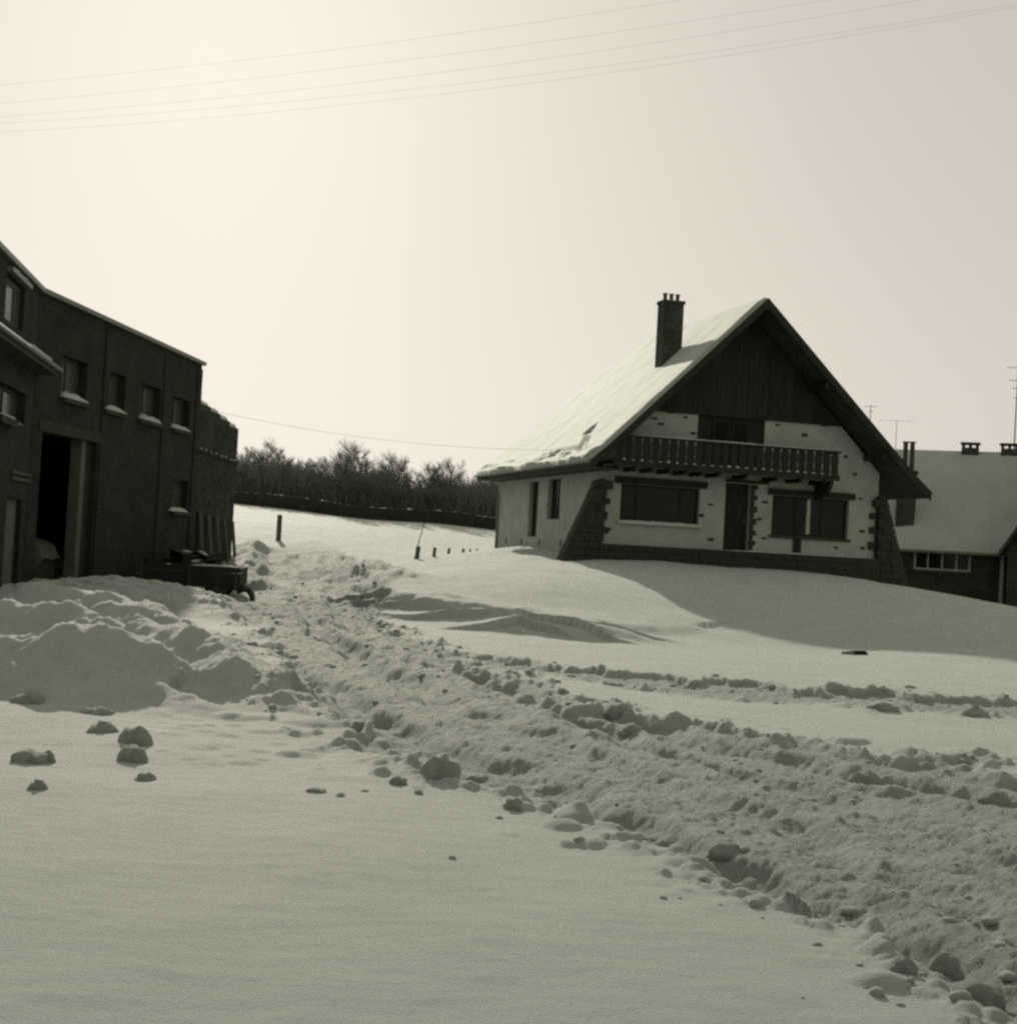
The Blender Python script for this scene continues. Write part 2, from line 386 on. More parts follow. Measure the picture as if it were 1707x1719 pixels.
PILES = [  # crest points (x, y, height above the yard), widths behind / towards the camera
    ([pz(-260,1075,14.0), pz(-120,1080,13.6), pz(0,1072,13.3), pz(70,1058,13.2), pz(130,1050,13.1), pz(200,1068,13.0), pz(255,1108,12.8), pz(300,1148,12.6), pz(345,1192,12.4)], 0.65, 1.15),
    ([pz(-300,1000,17.6), pz(-100,1015,17.0), pz(0,1008,16.6), pz(60,1010,16.4), pz(120,1020,16.2), pz(200,1034,15.9), pz(300,1054,14.7), pz(360,1078,13.9), pz(410,1108,13.3), pz(448,1160,12.8)], 0.9, 1.05),
    ([pz(-200,1000,22,.1), pz(40,992,21.0,.1), pz(95,972,20.6,.1), pz(150,982,20.3,.1), pz(220,1004,20,.1), pz(290,1036,19.5,.1), pz(340,1060,19.2,.1)], 1.4, 1.4),
    ([pz(130,982,27.5,.12), pz(190,968,27.5,.12), pz(240,973,27.8,.12), pz(300,990,28,.12), pz(360,1003,28,.1)], 1.8, 3.0),
    ([pz(270,1030,24,.05), pz(330,1000,25.5,.05), pz(375,1020,25,.04), pz(420,1045,24.5,.0)], 0.8, 1.4),
]
BANK = [(-3.0, 31.9, .05), (-2.4, 31.3, .40), (-1.6, 30.5, .46), (-.75, 29.9, .46), (.15, 29.5, .42), (.95, 29.6, .34), (1.8, 30.3, .24), (3.0, 31.6, .16), (4.3, 33.0, .10)]
BANK_LOW = [(x, y, h_) for x, y, h_ in ((.75, 28.6, .05), (1.6, 28.8, .15), (2.6, 29.3, .12), (3.3, 29.6, .03))]
LANEBANK = [pz(545,944,40,.62), pz(590,940,38.5,.55), pz(635,955,36.8,.50), pz(655,985,35.0,.40)]
LANEBANK2 = [(-8.6,47.5,.35), (-7.9,43.0,.30), (-7.2,39.0,.25), (-6.4,36.0,.2)]

def track_mask(x, y):
    nx = x+0.35*fbm(x*1.1, y*1.1, 3, 40)*np.clip(np.hypot(x, y)/10, 0.4, 1.5); ny = y+0.35*fbm(x*1.1, y*1.1, 3, 50)*np.clip(np.hypot(x, y)/10, 0.4, 1.5)
    return poly_sd(nx, ny, TRACK), poly_sd(nx, ny, TRACK2)
def within(x, y, pts, pad):
    xs = [p[0] for p in pts]; ys = [p[1] for p in pts]
    return np.nonzero((x > min(xs)-pad) & (x < max(xs)+pad) & (y > min(ys)-pad) & (y < max(ys)+pad))[0]
def height(x, y, fine=True):
    h = base_h(x, y); pk = np.zeros_like(x)
    if not fine: return h, pk
    r = np.hypot(x, y)
    # slow drifts and a skin of wind ripple
    h = h + 0.05*fbm(x*0.22, y*0.22, 3, 3)*sstep(3, 12, r) + 0.010*fbm(x*1.3, y*0.9, 3, 5) + 0.0035*fbm(x*3.0, y*7.0, 3, 8) + 0.022*fbm(x*0.55, y*0.38, 2, 6)
    # thrown-up piles
    pile = np.zeros_like(x)
    for k, (pts, wb, wf) in enumerate(PILES):
        ii = within(x, y, pts, 3.5); X, Y = x[ii], y[ii]
        wob = 0.22*fbm(X*1.1, Y*1.1, 3, 70+k)
        p = ridge(X+wob, Y+0.6*wob, pts, wb, wf, 0.85)
        on = np.clip(p/0.25, 0, 1)
        p = p*(1+0.14*fbm(X*1.5, Y*1.5, 3, 80+k)) + on*(0.050*fbm(X*2.6, Y*2.6, 4, 90+k) + 0.016*fbm(X*9, Y*9, 4, 190+k, .65) + 0.035*bumps(X*4.2, Y*4.2, 95+k, 0.15*on))
        pile[ii] = np.maximum(pile[ii], p)
    h = h+pile
    ii = within(x, y, BANK+LANEBANK+LANEBANK2, 4.5); X, Y = x[ii], y[ii]
    wob = 0.3*fbm(X*0.7, Y*0.7, 3, 61)
    b = ridge(X+0.15*wob, Y+0.2*wob, BANK, 3.2, 0.72, 0.9); d = b*(1+0.12*fbm(X*1.2, Y*1.2, 3, 62)) + ridge(X+.3*wob, Y+.3*wob, BANK_LOW, .8, .6)
    b2 = np.maximum(ridge(X+wob, Y+wob, LANEBANK, 2.0, 1.6), ridge(X+wob, Y+wob, LANEBANK2, 0.8, 0.9)); on = np.clip(b2/0.2, 0, 1)
    d = d+b2*(1+0.3*fbm(X*0.9, Y*0.9, 3, 63)) + on*(0.07*fbm(X*1.6, Y*1.1, 4, 64, .6) + 0.05*bumps(X*2.6, Y*2.0, 65, 0.25*on))
    h[ii] += d
    # churned snow: only where the tracks run
    jj = within(x, y, TRACK+TRACK2, 3.0); s1, s2 = track_mask(x[jj], y[jj])
    keep = np.maximum(s1, s2) > -2.6; ii = jj[keep]; s1 = s1[keep]; s2 = s2[keep]; X, Y, r = x[ii], y[ii], r[ii]
    near = 1-sstep(45, 55, r); sd = np.maximum(s1, s2)
    m = sstep(-0.10, 0.28, s1); m2 = sstep(-0.12, 0.15, s2); mm = np.maximum(m, m2)*near
    far = sstep(14, 30, r); rut = np.zeros_like(X)
    wx = X+0.18*fbm(X*0.8, Y*0.8, 2, 30); wy = Y+0.18*fbm(X*0.8, Y*0.8, 2, 31)
    for pl in RUTS:
        d = np.full(X.shape, 1e9)
        for a, bb in zip(pl[:-1], pl[1:]): d = np.minimum(d, seg_dist(wx, wy, a, bb)[0])
        rut = rut - 0.060*np.exp(-(d/0.17)**4) + 0.035*np.exp(-((d-0.33)/0.13)**2)
    # furrows drawn out along the direction of travel
    bd = np.full(X.shape, 1e9); tt = np.zeros_like(X); dd = np.zeros_like(X); acc = 0.0
    for a, bb in zip(RUTS[1][:-1], RUTS[1][1:]):
        d_, t_, sg = seg_dist(wx, wy, a, bb); L_ = math.dist(a, bb); c = d_ < bd
        bd = np.where(c, d_, bd); tt = np.where(c, acc+t_*L_, tt); dd = np.where(c, d_*sg, dd); acc += L_
    rut = rut*1.1 + 0.042*fbm(tt*0.10, dd*1.25, 3, 35) + 0.020*fbm(tt*0.40, dd*3.6, 4, 36) + 0.008*fbm(tt*5.0, dd*2.0, 2, 37)
    rough = 0.018*fbm(X*1.1, Y*1.1, 3, 10) + 0.013*fbm(X*3.6, Y*3.6, 3, 11) + 0.013*fbm(X*8, Y*8, 4, 12, 0.65)
    rough = rough + 0.025*bumps(X*2.3, Y*2.3, 20, 0.04+0*X) + 0.024*bumps(X*5.1, Y*5.1, 24, 0.08+0*X) + 0.026*bumps(X*12, Y*12, 28, 0.32+0*X)
    rough = rough + 0.011*fbm(X*19, Y*19, 3, 13, .6)
    d = mm*(-0.080 + rut*(1+0.5*fbm(X*2, Y*2, 2, 33)) + 0.62*rough*(1+1.0*far))
    # kicked-out rim with clods along both edges
    rim = np.exp(-((sd+0.02)/0.20)**2)*near
    d = d + rim*(0.014 + 0.075*bumps(X*4.4, Y*4.4, 34, 0.24*rim) + 0.05*bumps(X*9, Y*9, 44, 0.5*rim) + 0.02*fbm(X*6, Y*6, 3, 45))
    spill = np.exp(-(np.clip(-sd, 0, 9)/0.55)**2)*np.clip(-sd/0.1, 0, 1)*near*(1-sstep(16, 22, r))
    d = d + spill*0.10*bumps(X*4.5, Y*4.5, 54, 0.18*spill)
    # low trodden lumps between the pile and the tracks
    low = sstep(-3.2, -2.2, X)*(1-sstep(-1.0, -0.3, X))*sstep(8.8, 9.8, Y)*(1-sstep(12.2, 13.0, Y))*(1-mm)
    d = d + low*(0.05*bumps(X*2.2, Y*3.4, 55, 0.30+0*X)+0.03*bumps(X*5, Y*7, 59, 0.25+0*X))
    h[ii] += d; pk[ii] = np.clip(mm+0.25*rim, 0, 1)
    return h, pk

def lin(a, b, n): return list(np.linspace(a, b, n))
th = sorted(set(np.round(lin(-0.40, 0.40, 500) + lin(-0.75, -0.402, 70) + lin(0.402, 0.75, 70) + lin(-math.pi, -0.76, 40)[:-0 or None] + lin(0.76, math.pi, 40), 5)))
rr = [0.6*1.18**k for k in range(10)]; r_ = rr[-1]*1.05
while r_ < 48: rr.append(r_); r_ *= 1.0 + (0.0034 if r_ > 4.2 else 0.02) * (0.55 if 27.5 < r_ < 33.5 else 1.0 if r_ < 30 else 1.6)
while r_ < 130: rr.append(r_); r_ *= 1.012
while r_ < 6000: rr.append(r_); r_ *= 1.12
th = np.array(th); rr = np.array(rr)
TT, RR = np.meshgrid(th[:-1], rr); gx = np.sin(TT)*RR; gy = np.cos(TT)*RR
flat_x, flat_y = gx.ravel(), gy.ravel()
zz = np.zeros_like(flat_x); pk = np.zeros_like(flat_x)
det = (np.hypot(flat_x, flat_y) < 80) & (np.abs(TT.ravel()) < 0.76)
zz[det], pk[det] = height(flat_x[det], flat_y[det]); zz[~det] = height(flat_x[~det], flat_y[~det], False)[0]
nr, nc = RR.shape
i0 = (np.arange(nr-1)[:, None]*nc + np.arange(nc)[None]); i1 = (np.arange(nr-1)[:, None]*nc + (np.arange(nc)[None]+1) % nc)
quads = np.stack([i0, i0+nc, i1+nc, i1], -1).reshape(-1, 4)
verts = np.stack([flat_x, flat_y, zz], -1)
me = bpy.data.meshes.new("ground")
me.vertices.add(len(verts)+1); me.vertices.foreach_set("co", np.concatenate([verts.ravel(), [0, 0, 0.0]]))
tri = np.stack([np.full(nc, len(verts)), np.arange(nc), (np.arange(nc)+1) % nc], -1)
nl = quads.size+tri.size
me.loops.add(nl); me.loops.foreach_set("vertex_index", np.concatenate([quads.ravel(), tri.ravel()]).astype(np.int32))
me.polygons.add(len(quads)+len(tri))
me.polygons.foreach_set("loop_start", np.concatenate([np.arange(len(quads))*4, quads.size+np.arange(len(tri))*3]).astype(np.int32))
me.polygons.foreach_set("use_smooth", np.ones(len(quads)+len(tri), bool))
me.update(calc_edges=True); me.validate()
at_ = me.attributes.new("packed", 'FLOAT', 'POINT'); at_.data.foreach_set("value", np.concatenate([pk, [0]]).astype(np.float32))
me.materials.append(M_snow)
ground = link(bpy.data.objects.new("ground", me)); ground["kind"] = "structure"
ground["label"] = "snow-covered ground with churned wheel tracks and drifts"
if me.polygons[len(quads)//2].normal.z < 0: me.flip_normals()
def gh(x, y):
    return float(height(np.array([float(x)]), np.array([float(y)]))[0][0])
def gh_arr(x, y): return height(np.asarray(x, float), np.asarray(y, float))[0]

# ------------------------------------------------------------------ shared stone blocks
def block_mesh(name, seed, mat, bev=0.07, jit=0.035):
    """a rough-hewn unit block (1 x 1 x 1, origin at centre) with worn edges"""
    r = random.Random(seed); v = []; f = []
    import bmesh
    bm = bmesh.new(); bmesh.ops.create_cube(bm, size=1.0)
    bmesh.ops.bevel(bm, geom=bm.edges[:], offset=bev, segments=1, affect='EDGES')
    for p in bm.verts:
        p.co += Vector((r.uniform(-jit, jit), r.uniform(-jit, jit), r.uniform(-jit, jit)))
    m_ = bpy.data.meshes.new(name); bm.to_mesh(m_); bm.free(); m_.materials.append(mat); return m_
BLOCKS = [block_mesh("stone_block_%d" % k, k, M_stone) for k in range(6)]
def stone(parent, M, c, size, k=None, mat_blocks=None, name="stone"):
    """c, size in the local frame M of the wall"""
    o = link(bpy.data.objects.new(name, (mat_blocks or BLOCKS)[random.randrange(6) if k is None else k]))
    o.parent = parent; wpos = M @ Vector(c); rz = M.to_euler().z
    org = Vector((0, 0, 0)); p = parent
    while p is not None: org += p.location; p = p.parent
    o.location = wpos - org; o.rotation_euler = (random.uniform(-.01, .01), random.uniform(-.02, .02), rz); o.scale = size
    return o

# ------------------------------------------------------------------ chalet
TH = rad(15.5); CO = Vector((3.09, 47.0, 0.0)); CM = frame(CO, TH)
chalet = thing("chalet", "white chalet with steep snowy roof, dark boarded gable and wooden balcony", "house", CO)
RZ, RU = 10.35, 5.06                     # ridge height and place
SL = (10.35-4.95)/(5.06+0.40)            # rake slope
WALLT = 1.80
W1 = (0.69, 3.57, 2.62, 3.86); DR = (4.52, 5.47, 1.80, 4.14); W2 = (6.31, 9.28, 2.43, 3.82)
fw = MB(CM); wall_open(fw, 0.0, 10.42, 1.72, 4.60, 0.0, 0.35, [W1, DR, W2])
def rake(u): return RZ - abs(u-RU)*SL - 0.22
fw.prism([(0.0, 4.60), (3.36, 4.60), (3.36, 6.45), (RU-(RZ-.22-6.45)/SL, 6.45), (0.0, rake(0.0))], 0.0, 0.35)
fw.prism([(5.89, 4.60), (10.42, 4.60), (10.42, rake(10.42)), (RU+(RZ-.22-6.45)/SL, 6.45), (5.89, 6.45)], 0.0, 0.35)
front = fw.build("front_wall", M_white, chalet)
# timber infill behind the balcony, with a glazed pair of doors
MB(CM).box((3.362, 0.10, 4.60), (5.888, 0.30, 6.45)).build("timber_infill", M_wood, chalet)
for k, (a, b) in enumerate(((3.95, 4.60), (4.64, 5.29))):
    bd = MB(CM)
    for q in ((a, a+.08), (b-.08, b)): bd.box((q[0], 0.05, 4.66), (q[1], 0.095, 6.30))
    bd.box((a+.082, 0.05, 4.66), (b-.082, 0.095, 4.95)); bd.box((a+.082, 0.05, 6.21), (b-.082, 0.095, 6.30))
    d_ = bd.build("balcony_door", M_wood, chalet)
    MB(CM).box((a+.083, 0.07, 4.952), (b-.083, 0.085, 6.208)).build("pane", M_glass3, d_)
# vertical boards of the gable
u = RU-(RZ-.22-6.45)/SL; uend = RU+(RZ-.22-6.45)/SL; wb = 0.20
while u < uend-0.02:
    b = min(u+wb-0.012, uend); t = random.uniform(-0.006, 0.006)
    if u < RU < b: poly = [(u, 6.40), (b, 6.40), (b, max(6.41, rake(b))), (RU, rake(RU)), (u, max(6.41, rake(u)))]
    else: poly = [(u, 6.40), (b, 6.40), (b, max(6.41, rake(b))), (u, max(6.41, rake(u)))]
    MB(CM).prism(poly, -0.06+t, 0.20).build("gable_board", M_wood, chalet); u += wb
MB(CM).box((1.4, -0.09, 6.40), (8.75, -0.065, 6.52)).build("gable_beam", M_wood, chalet)
# side, back and far walls
SD = (7.40, 8.60, 1.95, 4.12); SW = (4.55, 6.10, 2.62, 4.14)
sm = Matrix.Translation(CO) @ Matrix.Rotation(TH+math.pi/2, 4, 'Z')     # x -> back, -y -> right
sw = MB(sm); wall_open(sw, 0.36, 13.3, 0.9, 4.75, 0.0, -0.30, [SD, SW]); side = sw.build("side_wall", M_white, chalet)
MB(CM).box((0.31, 13.0, 0.9), (10.42, 13.299, 4.75)).build("back_wall", M_white, chalet)
MB(CM).box((10.12, 0.36, 0.7), (10.418, 12.99, 4.75)).build("far_side_wall", M_white, chalet)
MB(CM).box((0.4, 0.4, 4.50), (10.1, 12.9, 4.62)).build("upper_floor", M_dark, chalet)
MB(CM).box((0.4, 5.0, 1.75), (10.1, 5.15, 4.49)).build("inner_wall", M_dark, chalet)
for v in (1.4, 4.2, 6.9, 9.4, 11.7):
    MB(CM).box((-0.012, v-0.11, 1.62), (0.02, v+0.11, 1.86)).build("vent_grille", M_metal, chalet)
def window(M, hole, parent, y_in, mull, frame_mat, glass=M_glass, fw_=0.07, name="window", curtain=False, sill=None):
    """frame set back from the face by y_in; M maps x along wall, y inwards"""
    a, b, c, d = hole; s = 1 if y_in > 0 else -1
    w_ = MB(M); e = 0.003
    w_.box((a+e, y_in, c+e), (a+fw_, y_in+s*.07, d-e)); w_.box((b-fw_, y_in, c+e), (b-e, y_in+s*.07, d-e))
    w_.box((a+fw_+.001, y_in, c+e), (b-fw_-.001, y_in+s*.07, c+fw_)); w_.box((a+fw_+.001, y_in, d-fw_), (b-fw_-.001, y_in+s*.07, d-e))
    o = w_.build(name, frame_mat, parent)
    ed = [a+fw_] + [a+(b-a)*q for q in mull] + [b-fw_]
    for q in mull:
        x = a+(b-a)*q; MB(M).box((x-.035, y_in+s*.002, c+fw_+.002), (x+.035, y_in+s*.065, d-fw_-.002)).build("mullion", frame_mat, o)
    for i in range(len(ed)-1):
        MB(M).box((ed[i]+(.036 if i else .001), y_in+s*.03, c+fw_+.001), (ed[i+1]-(.036 if i < len(ed)-2 else .001), y_in+s*.042, d-fw_-.001)).build("pane", glass, o)
    return o
w1 = window(CM, W1, chalet, 0.16, (0.22, 0.78), M_wood)
w2 = window(CM, W2, chalet, 0.16, (0.33, 0.67), M_wood)
w3 = window(sm, SW, chalet, -0.16, (0.5,), M_wood)
MB(CM).box((7.72, 0.15, 2.52), (7.86, 0.222, 3.76)).build("pale_post", M_frame, w2)
# curtains behind the big panes
for (a, b) in ((0.80, 1.25), (2.95, 3.45)):
    cu = MB(CM); n = 14
    P = [(a+(b-a)*i/n, 0.32+0.03*math.sin(i*2.2), z) for z in (2.7, 3.8) for i in range(n+1)]
    cu.add(P, [(i, i+1, i+n+2, i+n+1) for i in range(n)]); cu.build("curtain", M_cloth, w1)
# lintels, sills, snow on the sills
def beam(par, a, b, z0, z1, y0=-0.07, mat=M_wood, name="lintel"): return MB(CM).box((a, y0, z0), (b, -0.002, z1)).build(name, mat, par)
beam(w1, 0.46, 3.80, 3.87, 4.10, -0.12); beam(w2, 6.12, 9.46, 3.83, 4.05, -0.12); beam(chalet, 4.50, 6.11, 4.16, 4.26, -0.10)
s1_ = beam(w1, 0.60, 3.66, 2.52, 2.615, -0.14, M_pale, "sill"); beam(w2, 6.22, 9.36, 2.34, 2.425, -0.10, M_stone, "sill")
def snow_strip(M, x0, x1, y0, y1, z, h, parent, n=24, name="snow_strip", seed=0):
    """a soft strip of lying snow, rounded at the edges"""
    r = random.Random(seed); m_ = MB(M); prof = [(0, 0), (0.06, 0.55), (0.25, 0.9), (0.5, 1.0), (0.75, 0.92), (0.94, 0.5), (1, 0)]; k = len(prof)
    for i in range(n+1):
        x = x0+(x1-x0)*i/n; e = min(1.0, 4.0*min(i, n-i)/n+0.15); hh = h*e*r.uniform(0.65, 1.15)
        for a, b in prof: m_.v.append((x, y0+(y1-y0)*a, z+hh*b))
    for i in range(n):
        for j in range(k-1):
            A = i*k+j; m_.f.append((A, A+k, A+k+1, A+1) if y1 > y0 else (A, A+1, A+k+1, A+k))
    m_.f.append(tuple(range(k))); m_.f.append(tuple(range(n*k, n*k+k))[::-1])
    return m_.build(name, M_rsnow, parent, True)
snow_strip(CM, 0.62, 3.64, -0.135, -0.005, 2.617, 0.035, w1, seed=1)
# front door in its recess
MB(CM).box((4.525, 0.22, 1.80), (5.465, 0.28, 4.135)).build("front_door", M_wood, chalet)
fd = MB.last
for k in range(5): MB(CM).box((4.60+k*.165, 0.195, 1.95), (4.60+k*.165+.15, 0.219, 3.98)).build("door_plank", M_wood, fd)
MB(CM).tube([(5.34, 0.15, 2.75), (5.34, 0.15, 2.95)], 0.015, 8).build("handle", M_zinc, fd)
MB(CM).box((7.16, -0.035, 1.82), (7.47, -0.003, 2.335)).build("dark_panel", M_wood, chalet)
sd_ = window(sm, SD, chalet, -0.16, (0.5,), M_wood, name="side_door")
# plinth, buttresses, quoins, scattered stones
def course(z0, z1, u0, u1, y0, y1, wmin, wmax):
    x = u0
    while x < u1-0.05:
        b = min(u1, x+random.uniform(wmin, wmax))
        if u1-b < 0.12: b = u1
        stone(chalet, CM, ((x+b)/2, (y0+y1)/2+random.uniform(-.015, .015), (z0+z1)/2), (b-x-.004, y1-y0, z1-z0-.004)); x = b
MB(CM).box((-0.05, -0.17, 0.4), (10.5, -0.004, 1.70)).build("plinth_core", M_stone, chalet)
for z0, z1 in ((0.80, 1.08), (1.08, 1.34), (1.34, 1.58), (1.58, 1.80)): course(z0, z1, -0.06, 10.5, -0.25, -0.03, 0.3, 0.65)
def buttress(sgn, u0, zt=4.02, zb=0.85, tk=1.18):
    z = zb; k = 0
    def out(z): return u0+sgn*(0.18+tk*max(0.0, (zt-z))/(zt-1.25))
    co = [(u0-sgn*.02, zb), (u0-sgn*.02, zt-.05), (out(zt)-sgn*.08, zt-.05), (out(zb)-sgn*.08, zb)]
    MB(CM).prism(co, -0.22, 0.30).build("buttress_core", M_stone, chalet)
    while z < zt-0.1:
        h = random.uniform(0.20, 0.30); z1 = min(zt, z+h); zm = (z+z1)/2
        inner = u0-sgn*(0.32 if k % 2 else 0.10)*random.uniform(.75, 1.1); edge = out(zm)
        if zm < 1.8: inner = u0+sgn*0.07
        L = abs(edge-inner); n = max(1, round(L/0.42)); cuts = [inner+(edge-inner)*q/n for q in range(n+1)]
        for i in range(1, n): cuts[i] += random.uniform(-.07, .07)
        for i in range(n):
            a, b = sorted((cuts[i], cuts[i+1])); mid = (a+b)/2
            if i == n-1:                                 # outermost stone is cut to the batter
                g_ = .006; yj = random.uniform(-.012, .012)
                MB(CM).prism([(cuts[i]+sgn*g_, z+g_), (out(z)+sgn*random.uniform(-.015, .015), z+g_), (out(z1)+sgn*random.uniform(-.015, .015), z1-g_), (cuts[i]+sgn*g_, z1-g_)], -.285+yj, .275).build("stone", M_stone, chalet); continue
            stone(chalet, CM, (mid, -0.005 if mid*sgn > u0*sgn else -0.02, zm), (b-a-.012, 0.56 if mid*sgn > u0*sgn else 0.12, z1-z-.012))
        z = z1; k += 1
buttress(-1, 0.0); buttress(1, 10.42, tk=0.92)
z = 1.85; k = 0
while z < 4.05:                                     # quoins beside the front door
    h = random.uniform(.17, .24); stone(chalet, CM, (5.47+(.12 if k % 2 else .07), -0.01, z+h/2), (.24 if k % 2 else .13, 0.10, h-.015)); z += h; k += 1
for (a, z) in ((3.98, 3.35), (3.66, 2.95), (4.05, 2.15), (2.9, 6.28), (2.35, 6.40), (1.75, 6.15), (2.0, 5.98), (3.2, 5.75), (6.35, 6.28), (8.15, 6.4), (9.05, 5.35), (9.45, 4.75), (6.02, 3.55), (5.85, 2.95), (6.05, 2.3), (8.85, 2.12), (9.85, 2.75), (9.7, 3.9), (0.32, 5.05), (3.9, 4.35), (0.33, 2.3), (7.4, 6.0), (9.9, 2.15)):
    stone(chalet, CM, (a, -0.012, z), (random.uniform(.13, .24), 0.05, random.uniform(.06, .11)))
snow_strip(CM, 4.3, 10.3, -0.255, -0.02, 1.795, 0.05, chalet, n=40, name="ledge_snow", seed=5)
# roof: slabs with kicked eaves and a hipped back
PL = [(RU, RZ), (-0.40, 4.95), (-0.92, 4.50)]; PR = [(RU, RZ), (10.93, 4.62+.16), (11.62, 4.20)]
VF, VB = -1.45, 10.2
def vhip(z): return VB + (13.55-VB)*(RZ-z)/(RZ-4.50)
def slope_pt(P, s):
    """s in 0..1 along the slope profile from ridge to eave"""
    l1 = math.dist(P[0], P[1]); l2 = math.dist(P[1], P[2]); d = s*(l1+l2)
    if d <= l1: q = d/l1; return (P[0][0]+(P[1][0]-P[0][0])*q, P[0][1]+(P[1][1]-P[0][1])*q)
    q = (d-l1)/l2; return (P[1][0]+(P[2][0]-P[1][0])*q, P[1][1]+(P[2][1]-P[1][1])*q)
rf = MB(CM)
for P in (PL, PR):
    top = []; 
    for (a, z) in P: top.append(((a, VF, z), (a, vhip(z), z)))
    n0 = len(rf.v); T = 0.20; vs_ = []
    for f_, b_ in top: vs_ += [f_, b_, (f_[0], f_[1], f_[2]-T), (b_[0], b_[1], b_[2]-T)]
    fs = []
    for i in range(2):
        k0 = i*4; k1 = k0+4
        fs += [(k0, k0+1, k1+1, k1), (k0+2, k1+2, k1+3, k0+3), (k0, k1, k1+2, k0+2), (k0+1, k0+3, k1+3, k1+1)]
    fs.append((8, 9, 11, 10)); rf.add(vs_, fs)
hz = [(P[i][0], vhip(P[i][1]), P[i][1]) for P in (PL, PR) for i in range(3)]
rf.add(hz, [(0, 1, 4), (1, 2, 5, 4)]); rf.add([(a, b-.15, z-.2) for a, b, z in hz], [(0, 4, 1), (1, 4, 5, 2)])
roof = rf.build("roof", M_tile, chalet)
# bargeboards
for P, sg in ((PL, -1), (PR, 1)):
    for i in range(2):
        (a, z), (b, zb_) = P[i], P[i+1]
        MB(CM).prism([(a, z+.03), (b, zb_+.03), (b, zb_-.30), (a, z-.30)], VF-.045, VF-.003).build("bargeboard", M_wood, roof)
    for v in (0.0, -0.75):
        pass
for k in range(9):                                   # purlin ends under the overhang
    pass
for a in (0.35, 2.6, 7.5, 9.8): MB(CM).box((a-.09, VF+.08, rake(a)-.20), (a+.09, -.07, rake(a)-.002)).build("purlin", M_wood, roof)
# boarded soffit at the eaves, gutter and downpipe at the back corner
MB(CM).box((-0.88, VF+.05, 4.24), (-0.003, 13.4, 4.28)).build("soffit", M_wood2, roof)
gut = MB(CM); gut.tube([(-0.98, VF+.02, 4.46), (-0.98, 13.5, 4.44)], 0.065, 8); gutter = gut.build("gutter", M_zinc, roof)
MB(CM).tube([(-0.98, 13.2, 4.40), (-0.98, 13.2, 4.26), (-0.80, 13.18, 4.10), (-0.15, 13.1, 3.85), (-0.07, 13.05, 3.65), (-0.07, 13.05, 1.2)], 0.05, 8).build("downpipe", M_zinc, roof)
# snow lying on the slopes
def roof_snow(P, na, nb, seed, bare):
    A = np.linspace(0, 1.012, na); B = np.linspace(0, 1, nb); V = np.zeros((na, nb, 3)); L = math.dist(P[0], P[1])+math.dist(P[1], P[2])
    hole = np.zeros((na, nb), bool); sg = -1 if P is PL else 1
    for i, s in enumerate(A):
        (a, z) = slope_pt(P, min(s, 1.0)); ex = max(0, s-1.0)*L; nx, nz = (sg*SL/math.hypot(1, SL), 1/math.hypot(1, SL))
        a += sg*ex; z -= ex*.3
        vb = vhip(z); vv = VF-.02 + (vb-VF+.02)*B
        x_ = np.full(nb, s*L); nse = fbm(x_*0.8+seed, vv*0.8, 4, seed); n2 = fbm(x_*2.2+seed, vv*0.45, 4, seed+9)
        t = 0.13+0.020*nse
        eav = sstep(0.86, 0.97, np.full(nb, s)); t = t+eav*0.10*np.clip(n2+0.35, 0, 1)
        t = t*np.clip(np.minimum(B, 1-B)*nb/1.6, 0.12, 1)*(1.0 if i < na-1 else 0.05)*(0.75 if s < .02 else 1)
        if bare is not None:
            q = bare(s, vv)*1.0 + 0.35*fbm(x_*3.1, vv*1.3, 3, seed+20)
            hole[i] = q > 0.86; t = np.where(q > 0.5, t*0.45, t)
        V[i, :, 0] = a+nx*t; V[i, :, 1] = vv; V[i, :, 2] = z+nz*t
    m_ = MB(CM); m_.v = [tuple(p) for p in V.reshape(-1, 3)]
    for i in range(na-1):
        for j in range(nb-1):
            if hole[i, j] and hole[i+1, j+1]: continue
            q = (i*nb+j, (i+1)*nb+j, (i+1)*nb+j+1, i*nb+j+1); m_.f.append(q if sg < 0 else q[::-1])
    return m_.build("roof_snow", M_dimmed, roof, True)
def bare_left(s, v):
    # streaks where the snow slid off, low down near the front verge
    g = lambda c, w_, x: np.exp(-((x-c)/w_)**2)
    return (g(0.935, 0.035, s)*g(2.6, 1.9, v)*1.05 + g(0.85, 0.075, s)*g(1.45+(0.86-s)*10, 0.38, v)*1.15 + g(0.80, 0.035, s)*g(2.4, 0.25, v)*.7)
roof_snow(PL, 90, 120, 3, bare_left); roof_snow(PR, 50, 60, 11, None)
hs = MB(CM); hs.add([(a, b+.08, z+.10) for a, b, z in hz], [(0, 4, 1), (1, 4, 5, 2)]); hs.build("roof_snow", M_rsnow, roof)
# chimney
cu0, cv0, cw, cd = 2.74, 2.15, 0.76, 0.62
chm = MB(CM); chm.box((cu0, cv0, 7.2), (cu0+cw, cv0+cd, 10.55)); chm.box((cu0-.04, cv0-.04, 10.552), (cu0+cw+.04, cv0+cd+.04, 10.66))
ch = chm.build("chimney", M_chim, chalet); add_wall_uv(ch, CM)
for k in range(3):
    x = cu0+.14+k*.24; MB(CM).tube([(x, cv0+.31, 10.64), (x, cv0+.31, 10.88), (x, cv0+.31, 10.9), (x, cv0+.31, 10.94)], [.075, .07, .095, .09], 10).build("chimney_pot", M_metal, ch)
snow_strip(CM, cu0-.03, cu0+cw+.03, cv0-.03, cv0+cd+.03, 10.655, 0.035, ch, n=8, seed=8)
